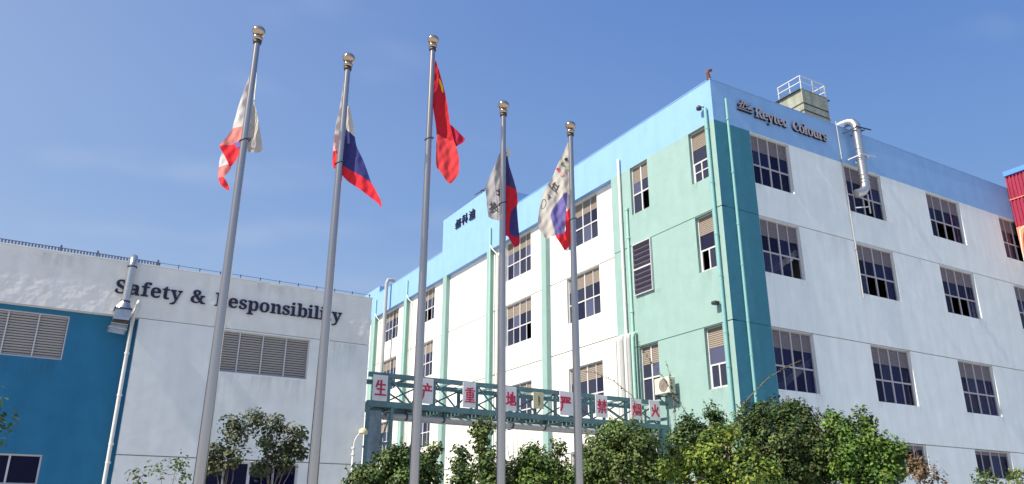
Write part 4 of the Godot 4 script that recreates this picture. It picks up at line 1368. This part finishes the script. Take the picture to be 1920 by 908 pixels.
	sheet(f, "red_stripe", Color(0.70, 0.025, 0.045), [[0.0, 7.126, 0.509, 6.806], [0.034, 6.929, 0.577, 6.691], [0.278, 6.722, 0.643, 6.565], [0.584, 6.492, 0.689, 6.47], [0.696, 6.367, 0.708, 6.348]])

	f = flag(2, "limp red flag with a yellow star on the tallest pole", "flag")
	sheet(f, "red_field", Color(0.50, 0.015, 0.028), [[0.02, 9.588, 0.056, 9.589], [0.02, 9.302, 0.142, 9.302], [0.02, 8.888, 0.25, 8.889], [0.045, 8.592, 0.305, 8.593], [0.1, 8.265, 0.357, 8.266], [0.136, 7.96, 0.444, 7.908]])
	sheet(f, "red_front_fold", Color(0.60, 0.045, 0.055), [[0.133, 8.049, 0.437, 7.926], [0.133, 7.695, 0.499, 7.732], [0.145, 7.451, 0.532, 7.592], [0.235, 7.306, 0.538, 7.348], [0.327, 7.169, 0.518, 7.273], [0.378, 7.115, 0.403, 7.128]], 0.05)  # same red cloth, lightened: light on the near fold is in the colour
	sheet(f, "red_back_fold", Color(0.42, 0.012, 0.05), [[0.34, 8.284, 0.369, 8.284], [0.363, 8.14, 0.528, 8.122], [0.40, 7.979, 0.62, 8.008], [0.441, 7.855, 0.477, 7.866]], -0.05)  # same red cloth, darkened: shade on the rear fold is in the colour
	sheet(f, "yellow_star", Color(0.80, 0.55, 0.03), [[0.120, 9.207, 0.138, 9.207], [0.135, 9.13, 0.18, 9.10], [0.160, 9.05, 0.2, 9.04], [0.186, 8.945, 0.215, 8.933]], 0.009)

	f = flag(3, "limp pair of flags, one grey with dark brush writing and one blue and red", "flag")
	sheet(f, "shaded_grey_field", Color(0.34, 0.335, 0.36), [[-0.064, 8.109, 0.0, 8.109], [-0.162, 7.82, 0.0, 7.82], [-0.31, 7.447, 0.0, 7.448], [-0.293, 7.16, 0.0, 7.161], [-0.277, 6.947, 0.0, 6.948], [-0.255, 6.813, 0.0, 6.73]])  # grey-white cloth made darker, the shade it hangs in is coloured in
	sheet(f, "cream_corner", Color(0.68, 0.60, 0.48), [[0.07, 8.203, 0.104, 8.203], [0.05, 8.035, 0.132, 8.016]], -0.01)
	sheet(f, "blue_corner", Color(0.06, 0.05, 0.17), [[0.03, 8.128, 0.071, 8.128], [0.02, 7.961, 0.112, 7.85], [0.0, 7.703, 0.196, 7.557], [0.0, 7.521, 0.246, 7.359]], -0.03)
	sheet(f, "red_stripe", Color(0.58, 0.02, 0.04), [[0.0, 7.524, 0.246, 7.362], [0.0, 7.268, 0.266, 7.197], [0.0, 7.054, 0.253, 7.035], [0.0, 6.80, 0.17, 6.878], [0.0, 6.60, 0.13, 6.64], [0.06, 6.46, 0.15, 6.47]], -0.03)
	sheet(f, "blue_stripe", Color(0.045, 0.04, 0.17), [[0.15, 6.95, 0.25, 7.06], [0.12, 6.668, 0.273, 6.738], [0.13, 6.50, 0.299, 6.46]], -0.022)
	sheet(f, "red_tail", Color(0.52, 0.015, 0.04), [[0.06, 6.52, 0.299, 6.463], [0.151, 6.357, 0.302, 6.357], [0.215, 6.261, 0.273, 6.296]], -0.03)
	marks(f, [[-0.246, 7.071, -0.141, 7.096], [-0.213, 7.132, -0.191, 6.912], [-0.164, 7.125, -0.087, 6.965], [-0.251, 6.982, -0.05, 7.054], [-0.18, 7.036, -0.08, 6.919], [-0.227, 6.912, -0.13, 6.954], [-0.123, 7.339, -0.077, 7.304], [-0.11, 7.268, -0.056, 7.211], [-0.077, 7.368, -0.07, 7.225], [-0.219, 7.011, -0.121, 7.089]], 0.022, M.dark_metal)

	f = flag(4, "limp pair of flags, one white with coloured dots and writing, one violet and red", "flag")
	sheet(f, "white_field", Color(0.50, 0.475, 0.44), [[-0.046, 8.71, 0.0, 8.71], [-0.158, 8.452, 0.0, 8.453], [-0.269, 8.197, 0.0, 8.198], [-0.415, 7.868, 0.0, 7.869], [-0.529, 7.676, 0.0, 7.659], [-0.587, 7.449, -0.1, 7.469], [-0.631, 7.224, -0.25, 7.281], [-0.65, 7.001, -0.30, 7.102], [-0.6, 6.836, -0.316, 6.855], [-0.505, 6.708, -0.31, 6.753]])
	sheet(f, "violet_stripe", Color(0.17, 0.15, 0.40), [[-0.111, 7.621, -0.083, 7.64], [-0.264, 7.45, -0.101, 7.413], [-0.396, 7.225, -0.12, 7.188], [-0.398, 7.076, -0.134, 7.003], [-0.339, 6.873, -0.143, 6.863], [-0.327, 6.745, -0.155, 6.812]], 0.014)
	sheet(f, "pale_stripe", Color(0.72, 0.66, 0.68), [[-0.083, 7.64, -0.0, 7.678], [-0.101, 7.413, -0.0, 7.451], [-0.119, 7.226, -0.0, 7.338]], 0.012)
	sheet(f, "red_stripe", Color(0.74, 0.03, 0.045), [[-0.119, 7.23, 0.0, 7.345], [-0.134, 7.003, -0.0, 7.151], [-0.147, 6.837, -0.0, 6.93], [-0.32, 6.75, -0.022, 6.783], [-0.227, 6.582, -0.049, 6.655], [-0.152, 6.456, -0.065, 6.546]], 0.013)
	marks(f, [[-0.433, 7.784, -0.272, 7.62], [-0.352, 7.845, -0.248, 7.754], [-0.31, 7.868, -0.382, 7.707], [-0.234, 7.8, -0.313, 7.647], [-0.46, 7.582, -0.392, 7.525], [-0.419, 7.555, -0.448, 7.48], [-0.363, 7.822, -0.295, 7.677]], 0.022, M.dark_metal)
	marks(f, [[-0.552, 7.502, -0.585, 7.411], [-0.585, 7.411, -0.575, 7.306], [-0.575, 7.306, -0.519, 7.336], [-0.519, 7.336, -0.49, 7.43], [-0.49, 7.43, -0.51, 7.494], [-0.51, 7.494, -0.552, 7.502]], 0.009, M.olive_letter)
	for dd in [[-0.089, 8.346, Color(0.03, 0.02, 0.07)], [-0.169, 8.233, Color(0.10, 0.13, 0.06)], [-0.253, 8.119, Color(0.50, 0.06, 0.10)], [-0.184, 8.015, Color(0.72, 0.40, 0.36)], [-0.058, 8.159, Color(0.33, 0.48, 0.22)]]:
		st = mk()
		var c := Vector3(dd[0], dd[1], cloth_depth(dd[0], dd[1]) + 0.007)
		for k in 16:
			var a0 := TAU * k / 16; var a1 := TAU * (k + 1) / 16
			tri(st, c, c + Vector3(cos(a1), sin(a1), 0) * 0.036, c + Vector3(cos(a0), sin(a0), 0) * 0.036, Vector3(0, 0, 1), Vector3(0, 0, 1), Vector3(0, 0, 1))
		put("dot", st.commit(), cloth(dd[2]), f)

func flag(i: int, label: String, category: String) -> Node3D:
	# the flags stream away from the sun wind: their plane is turned 30 degrees to the row of poles
	var turn := -atan2(0.506786, 0.862072)
	var back := Vector3(0.506786, 0, -0.862072)
	return thing("flag", label, category, Vector3(POLES[i][0], 0, POLE_Z) + back * 0.1, turn, "limp flags on the steel poles")

func cloth_depth(x: float, y: float) -> float:
	return 0.022 * sin(19.0 * x + 3.0 * y) + 0.006 * sin(41.0 * x - 4.0 * y + 1.0) + 0.010 * sin(8.0 * y + 9.0 * x) + 0.0035 * sin(26.0 * y - 38.0 * x) + 0.0025 * sin(61.0 * x + 19.0 * y)

# cloth between two edges, given as rows [left x, left y, right x, right y] from top to bottom
func sheet(parent: Node3D, called: String, col: Color, rows: Array, dz := 0.0) -> void:
	var nu := 12
	var per := 8
	var grid := []
	for r in rows.size() - 1:
		for k in per + (1 if r == rows.size() - 2 else 0):
			var t := float(k) / per
			var a: Array = rows[r]; var b: Array = rows[r + 1]
			var pa: Array = rows[maxi(r - 1, 0)]; var pb: Array = rows[mini(r + 2, rows.size() - 1)]
			var e := []
			for q in 4:
				e.append(cubic_interpolate(a[q], b[q], pa[q], pb[q], t) if rows.size() > 2 else lerpf(a[q], b[q], t))
			var line := []
			for i in nu + 1:
				var u := float(i) / nu
				var x: float = lerpf(e[0], e[2], u)
				var y: float = lerpf(e[1], e[3], u)
				line.append(Vector3(x, y, cloth_depth(x, y) + dz))
			grid.append(line)
	var st := mk()
	for r in grid.size() - 1:
		for i in nu:
			var q := [grid[r][i], grid[r][i + 1], grid[r + 1][i + 1], grid[r + 1][i]]
			var ns := []
			for p: Vector3 in q:
				var h := 0.004
				ns.append(Vector3(-(cloth_depth(p.x + h, p.y) - cloth_depth(p.x - h, p.y)) / (2 * h), -(cloth_depth(p.x, p.y + h) - cloth_depth(p.x, p.y - h)) / (2 * h), 1).normalized())
			tri(st, q[0], q[1], q[2], ns[0], ns[1], ns[2])
			tri(st, q[0], q[2], q[3], ns[0], ns[2], ns[3])
	put(called, st.commit(), cloth(col), parent)

func marks(parent: Node3D, strokes: Array, w: float, mat: Material) -> void:
	var st := mk()
	for s in strokes:
		var n := 5
		for k in n:
			var a := Vector2(s[0], s[1]).lerp(Vector2(s[2], s[3]), float(k) / n)
			var b := Vector2(s[0], s[1]).lerp(Vector2(s[2], s[3]), float(k + 1) / n)
			var t := (b - a).normalized().orthogonal() * w / 2 * (1.15 - 0.5 * absf(k - 1.5) / 3.0)
			var pts := []
			for p: Vector2 in [a - t, a + t, b + t, b - t]:
				pts.append(Vector3(p.x, p.y, cloth_depth(p.x, p.y) + 0.006))
			quad(st, pts[0], pts[1], pts[2], pts[3], Vector3(0, 0, 1))
	put("brush_writing", st.commit(), mat, parent)

# ---------------------------------------------------------------- plants
# blobs: [dx, y, dz, radius across, radius up] relative to the trunk's foot
func tree(called: String, label: String, category: String, at: Vector3, blobs: Array, cols: Array, leaf: float, density: float, shoots := [], group := "", sparse := false) -> void:
	var t := thing(called, label, category, at, 0.0, group)
	var trunk := mk()
	var limbs := mk()
	var base_y := 0.1
	var low := 99.0
	var high := 0.0
	var cx := 0.0
	var cz := 0.0
	for b in blobs:
		low = minf(low, b[1] - b[4]); high = maxf(high, b[1]); cx += b[0]; cz += b[2]
	cx /= blobs.size(); cz /= blobs.size()
	var fork := Vector3(cx * 0.6, maxf(0.6, low * 0.75), cz * 0.6)
	var r0 := 0.03 + 0.018 * high
	if sparse: r0 *= 0.3
	tube(trunk, [Vector3(0, base_y, 0), Vector3(cx * 0.15 + 0.02, fork.y * 0.4, cz * 0.1), Vector3(cx * 0.4 - 0.02, fork.y * 0.75, cz * 0.35), fork], [r0, r0 * 0.85, r0 * 0.75, r0 * 0.65], 9)
	put("trunk", trunk.commit(), M.bark, t)
	var verts := PackedVector3Array()
	var nors := PackedVector3Array()
	var colr := PackedColorArray()
	var idx := PackedInt32Array()
	for b in blobs:
		var c := Vector3(b[0], b[1], b[2])
		var rad := Vector3(b[3], b[4], b[3] * 0.85) * (1.0 if sparse else 1.06)
		var mid := fork.lerp(c, 0.5) + Vector3(rng.randf_range(-0.08, 0.08), rng.randf_range(0.0, 0.12), rng.randf_range(-0.08, 0.08))
		tube(limbs, [fork, mid, c], [r0 * 0.5, r0 * 0.32, r0 * 0.16], 6)
		var area := rad.x * rad.y * 4.0
		# a few young shoots stick out of the crown
		if not sparse:
			for k in 3 + int(area * 3.0):
				var d := Vector3(rng.randfn(), absf(rng.randfn()) + 0.35, rng.randfn()).normalized()
				var p0 := c + d * rad * 0.8
				var p1 := c + d * rad + Vector3(d.x * 0.6, d.y + 0.5, d.z * 0.6).normalized() * rng.randf_range(0.06, 0.26)
				tube(limbs, [p0, p1], [0.006, 0.003], 4, false)
				var sc: Color = cols[rng.randi() % cols.size()]
				for j in 9:
					var o := Vector3(rng.randfn(), rng.randfn(), rng.randfn()).normalized()
					add_leaf(verts, nors, colr, idx, p0.lerp(p1, rng.randf_range(0.2, 1.0)) + o * leaf * 0.35, (o + Vector3(0, 0.6, 0)).normalized(), leaf * rng.randf_range(0.55, 1.0), sc, rng.randf_range(0.8, 1.3))
		var nclump := int(maxf(5, area * 60.0 * (0.45 if sparse else 1.0)))
		for k in nclump:
			var dir := Vector3(rng.randfn(), rng.randfn(), rng.randfn()).normalized()
			var rr := rng.randf_range(0.55, 1.04) if rng.randf() < 0.8 else rng.randf_range(0.1, 0.6)
			var cc := c + dir * rad * rr
			if rng.randf() < (0.9 if sparse else 0.22):
				tube(limbs, [c + dir * rad * 0.1, cc.lerp(c, 0.45) + Vector3(0, -0.03, 0), cc], [0.009, 0.007, 0.004], 4, false)
			var cr := rng.randf_range(0.07, 0.16) * (1.0 if leaf < 0.11 else 1.25)
			var base_col: Color = cols[rng.randi() % cols.size()]
			var tone := rng.randf_range(0.75, 1.25)
			var n := int(density * rng.randf_range(0.8, 1.5) * (1.0 if sparse else 1.5))
			for j in n:
				var off := (Vector3(rng.randfn(), rng.randfn() * 0.8, rng.randfn())).limit_length(1.45) * cr
				var facing := (dir * 0.8 + off.normalized() * 0.6 + Vector3(0, 0.7, 0) + Vector3(rng.randfn(), rng.randfn(), rng.randfn()) * 0.55).normalized()
				add_leaf(verts, nors, colr, idx, cc + off, facing, leaf * rng.randf_range(0.6, 1.25), base_col if rng.randf() < 0.5 else cols[rng.randi() % cols.size()], tone * rng.randf_range(0.8, 1.2))
	for s in shoots:
		var pts := []
		for q in s: pts.append(Vector3(q[0], q[1], q[2]) - at)
		var rads := []
		for k in pts.size(): rads.append(lerpf(0.011, 0.004, float(k) / maxf(1, pts.size() - 1)))
		tube(limbs, pts, rads, 5, false)
		if s.size() == 2 and s[0][1] < 3.2: continue      # bare twig
		for k in pts.size() - 1:
			var a: Vector3 = pts[k]; var e: Vector3 = pts[k + 1]
			var steps := int(a.distance_to(e) / 0.055)
			for j in steps:
				if s.size() == 2 and float(j) / steps < 0.7: continue
				var p := a.lerp(e, float(j) / steps)
				for m in 2 if s.size() > 2 else 4:
					if rng.randf() < 0.3: continue
					var o := Vector3(rng.randfn(), rng.randfn(), rng.randfn()).normalized()
					add_leaf(verts, nors, colr, idx, p + o * 0.035, (o + Vector3(0, 0.5, 0)).normalized(), leaf * rng.randf_range(0.5, 0.95), cols[rng.randi() % cols.size()], rng.randf_range(0.8, 1.2))
	put("limbs", limbs.commit(), M.twig, t)
	var arr := []
	arr.resize(Mesh.ARRAY_MAX)
	arr[Mesh.ARRAY_VERTEX] = verts
	arr[Mesh.ARRAY_NORMAL] = nors
	arr[Mesh.ARRAY_COLOR] = colr
	arr[Mesh.ARRAY_INDEX] = idx
	var am := ArrayMesh.new()
	am.add_surface_from_arrays(Mesh.PRIMITIVE_TRIANGLES, arr)
	var o2 := put("foliage", am, M.leaf, t)
	o2.set_meta("kind", "stuff")

func add_leaf(verts: PackedVector3Array, nors: PackedVector3Array, colr: PackedColorArray, idx: PackedInt32Array, p: Vector3, n: Vector3, size: float, col: Color, tone: float) -> void:
	var t := n.cross(Vector3(rng.randfn(), rng.randfn(), rng.randfn())).normalized()
	var s := n.cross(t).normalized()
	var w := size * 0.30
	var i := verts.size()
	var fold := n * size * 0.07
	verts.append(p - t * size * 0.5); verts.append(p + s * w + fold); verts.append(p + t * size * 0.5 - fold); verts.append(p - s * w + fold)
	var nl := (n - s * 0.25).normalized()
	var nr := (n + s * 0.25).normalized()
	nors.append(n); nors.append(nl); nors.append(n); nors.append(nr)
	var c := Color(col.r * tone, col.g * tone, col.b * tone)
	for k in 4: colr.append(c)
	idx.append(i); idx.append(i + 1); idx.append(i + 2)
	idx.append(i); idx.append(i + 2); idx.append(i + 3)

func build_plants() -> void:
	var dark := [Color(0.042, 0.084, 0.028), Color(0.060, 0.112, 0.032), Color(0.030, 0.058, 0.030), Color(0.105, 0.15, 0.042)]
	var olive := [Color(0.10, 0.15, 0.045), Color(0.075, 0.125, 0.036), Color(0.145, 0.17, 0.055), Color(0.05, 0.09, 0.03), Color(0.12, 0.18, 0.045)]
	var bright := [Color(0.085, 0.165, 0.028), Color(0.065, 0.135, 0.026), Color(0.14, 0.205, 0.034), Color(0.045, 0.09, 0.022)]
	var yellow := [Color(0.17, 0.23, 0.032), Color(0.12, 0.185, 0.03), Color(0.085, 0.145, 0.026), Color(0.055, 0.095, 0.024), Color(0.20, 0.235, 0.04)]
	var brownish := [Color(0.085, 0.10, 0.045), Color(0.055, 0.08, 0.035), Color(0.12, 0.115, 0.06), Color(0.045, 0.065, 0.032)]
	tree("sapling", "thin sparse sapling close behind the leftmost flag pole", "sapling", Vector3(3.40, 0, -16.66), [[-0.09, 3.58, -0.02, 0.21, 0.14], [0.11, 3.33, 0.02, 0.23, 0.16], [-0.13, 3.08, -0.03, 0.27, 0.16], [-0.35, 2.93, -0.07, 0.15, 0.13], [0.04, 2.87, 0.01, 0.27, 0.16], [-0.21, 2.68, -0.04, 0.23, 0.16]], brownish, 0.085, 48, [], "sparse saplings before the low hall", true)
	tree("sapling", "taller sparse sapling before the middle ground window of the low hall", "sapling", Vector3(4.18, 0, -16.89), [[-0.28, 3.71, -0.07, 0.27, 0.16], [0.09, 3.61, 0.02, 0.22, 0.14], [0.52, 3.44, 0.14, 0.24, 0.17], [-0.12, 3.31, -0.03, 0.31, 0.19], [0.34, 3.16, 0.09, 0.31, 0.19], [0.0, 2.97, 0.0, 0.33, 0.16], [0.56, 3.03, 0.15, 0.18, 0.16], [0.32, 2.82, 0.08, 0.22, 0.12], [-0.13, 2.7, -0.03, 0.2, 0.12]], brownish, 0.085, 48, [], "sparse saplings before the low hall", true)
	tree("shrub", "low twiggy shrub at the white wall left of the leftmost flag pole", "shrub", Vector3(1.95, 0, -14.87), [[-0.05, 2.46, -0.01, 0.31, 0.15], [-0.35, 2.37, -0.04, 0.2, 0.11], [0.32, 2.43, 0.05, 0.2, 0.21], [0.18, 2.58, 0.02, 0.13, 0.1]], olive, 0.075, 10, [], "", true)
	tree("tree", "dark leafy bush beneath the footbridge's left support", "tree", Vector3(7.94, 0, -18.90), [[-0.1, 3.1, -0.04, 0.55, 0.34], [-0.63, 2.74, -0.25, 0.5, 0.34], [0.45, 3.02, 0.19, 0.5, 0.36], [0.22, 2.72, 0.09, 0.75, 0.37], [0.74, 3.4, 0.33, 0.15, 0.14], [0.01, 3.38, 0.0, 0.17, 0.12], [-0.9, 2.6, -0.4, 0.4, 0.3]], dark + olive, 0.1, 26, [], "trees before the tall building")
	tree("tree", "small narrow bush just right of the tallest flag pole", "tree", Vector3(8.63, 0, -16.93), [[-0.05, 3.08, -0.03, 0.22, 0.26], [0.02, 2.73, 0.01, 0.27, 0.26], [0.0, 2.4, 0.0, 0.35, 0.2]], dark + olive, 0.1, 24, [], "trees before the tall building")
	tree("tree", "slim upright tree left of the flag pole with the grey flag", "tree", Vector3(8.89, 0, -16.22), [[-0.06, 3.76, -0.03, 0.15, 0.16], [-0.09, 3.42, -0.05, 0.17, 0.26], [-0.03, 3.0, -0.02, 0.22, 0.33], [0.06, 2.66, 0.03, 0.31, 0.26], [-0.22, 3.66, -0.12, 0.11, 0.09], [0.05, 2.4, 0.03, 0.4, 0.2]], olive, 0.1, 20, [], "trees before the tall building")
	tree("tree", "light olive bush with bare twigs between the two right hand flag poles", "tree", Vector3(10.06, 0, -16.12), [[0.0, 3.21, 0.0, 0.27, 0.21], [-0.21, 2.87, -0.13, 0.42, 0.29], [0.21, 2.97, 0.13, 0.42, 0.29], [0.47, 2.83, 0.3, 0.3, 0.26], [0.53, 3.33, 0.34, 0.17, 0.11], [-0.5, 2.6, -0.3, 0.35, 0.25], [0.75, 2.7, 0.48, 0.3, 0.28], [0.1, 2.5, 0.1, 0.6, 0.25]], olive + bright, 0.095, 20, [[[9.66, 3.11, -16.36], [9.68, 3.66, -16.35]], [[9.77, 3.11, -16.3], [9.75, 3.78, -16.31]], [[9.9, 3.11, -16.22], [9.87, 3.72, -16.24]], [[9.59, 3.11, -16.4], [9.53, 3.54, -16.44]]], "trees before the tall building")
	tree("tree", "dense rounded olive green tree under the right half of the footbridge", "tree", Vector3(11.71, 0, -14.97), [[0.05, 3.65, 0.04, 0.52, 0.34], [-0.31, 3.23, -0.24, 0.5, 0.45], [0.37, 3.28, 0.3, 0.47, 0.52], [0.02, 2.87, 0.02, 0.79, 0.47], [-0.52, 2.75, -0.39, 0.37, 0.31], [0.55, 2.7, 0.45, 0.45, 0.4]], olive, 0.085, 34, [[[12.15, 3.95, -14.61], [11.98, 4.55, -14.75], [11.65, 4.9, -15.01], [11.33, 5.1, -15.25], [11.09, 5.14, -15.43]]], "trees before the tall building")
	tree("tree", "dark pointed tree in front of the mint tower, with a long thin shoot", "tree", Vector3(13.61, 0, -14.66), [[0.42, 4.26, 0.41, 0.12, 0.19], [0.45, 3.93, 0.43, 0.26, 0.3], [0.01, 3.95, 0.01, 0.23, 0.22], [-0.12, 3.57, -0.11, 0.39, 0.33], [0.27, 3.53, 0.25, 0.41, 0.35], [-0.31, 3.07, -0.28, 0.31, 0.35]], dark, 0.085, 30, [[[13.66, 4.05, -14.61], [13.49, 4.5, -14.77], [13.23, 5.08, -15.0], [13.02, 5.52, -15.18], [12.85, 5.86, -15.33], [12.78, 6.07, -15.39]], [[13.39, 3.93, -14.85], [13.37, 4.7, -14.87], [13.33, 5.23, -14.91], [13.29, 5.57, -14.95]]], "trees before the tall building")
	tree("tree", "yellow green leafy tree, lowest and nearest of the right hand trees", "tree", Vector3(10.89, 0, -11.03), [[0.15, 3.24, 0.15, 0.22, 0.15], [-0.05, 3.05, -0.05, 0.26, 0.17], [-0.27, 2.83, -0.26, 0.34, 0.21], [-0.52, 2.63, -0.49, 0.3, 0.21], [0.03, 2.73, 0.03, 0.53, 0.31], [0.55, 2.61, 0.57, 0.33, 0.12], [0.3, 2.91, 0.3, 0.25, 0.19], [0.32, 2.5, 0.32, 0.54, 0.21], [-0.2, 2.2, -0.2, 0.6, 0.3], [0.4, 2.15, 0.4, 0.5, 0.3]], yellow, 0.08, 30, [], "trees before the tall building")
	tree("tree", "large dark tree at the tall building's corner with arching shoots", "tree", Vector3(13.90, 0, -12.21), [[-0.25, 3.96, -0.28, 0.38, 0.25], [0.05, 4.01, 0.06, 0.4, 0.22], [0.31, 3.81, 0.36, 0.35, 0.25], [-0.42, 3.71, -0.46, 0.38, 0.3], [0.08, 3.35, 0.09, 0.81, 0.57], [0.5, 3.33, 0.59, 0.43, 0.46], [0.64, 2.9, 0.76, 0.41, 0.43], [0.25, 2.79, 0.29, 0.86, 0.44], [0.28, 4.11, 0.32, 0.12, 0.1]], dark + [Color(0.075, 0.075, 0.03)], 0.085, 32, [[[13.38, 4.01, -12.78], [13.56, 4.35, -12.59], [13.85, 4.75, -12.26], [14.13, 4.99, -11.94], [14.34, 5.11, -11.69]], [[14.23, 3.85, -11.83], [14.33, 4.26, -11.7]], [[14.39, 3.67, -11.63], [14.5, 4.09, -11.49]]], "trees before the tall building")
	tree("tree", "bright green tree with glossy leaves before the white shaded wall", "tree", Vector3(14.42, 0, -10.77), [[-0.16, 3.7, -0.21, 0.18, 0.21], [0.18, 3.65, 0.24, 0.15, 0.19], [-0.03, 3.37, -0.04, 0.37, 0.28], [0.26, 3.24, 0.36, 0.32, 0.28], [0.06, 2.94, 0.08, 0.61, 0.42], [0.38, 2.84, 0.53, 0.3, 0.32], [0.51, 3.02, 0.72, 0.13, 0.16], [0.2, 2.57, 0.28, 0.68, 0.25]], bright, 0.085, 32, [], "trees before the tall building")
	tree("shrub", "small shrub with a reddish tip right of the bright green tree", "shrub", Vector3(14.23, 0, -9.30), [[0.02, 2.55, 0.02, 0.2, 0.17], [0.13, 2.45, 0.2, 0.16, 0.13], [0.03, 2.76, 0.04, 0.06, 0.07]], [Color(0.16, 0.10, 0.06), Color(0.10, 0.12, 0.04), Color(0.15, 0.085, 0.055)], 0.075, 18)
	tree("shrub", "green shrub top under the lowest right hand window, its left one", "shrub", Vector3(17.35, 0, -9.95), [[0.04, 2.55, 0.06, 0.18, 0.1]], bright + olive, 0.08, 22)
	tree("shrub", "yellowish shrub top at the right edge under the lowest window", "shrub", Vector3(17.64, 0, -9.43), [[0.04, 2.56, 0.07, 0.15, 0.15]], yellow, 0.08, 22)
	tree("tree", "leafy branch of a nearby tree reaching in at the left edge", "tree", Vector3(-0.42, 0, -7.99), [[0.06, 2.38, -0.01, 0.06, 0.03], [-0.06, 2.52, 0.0, 0.03, 0.05], [-0.08, 2.42, 0.0, 0.1, 0.1]], dark + bright, 0.06, 14)
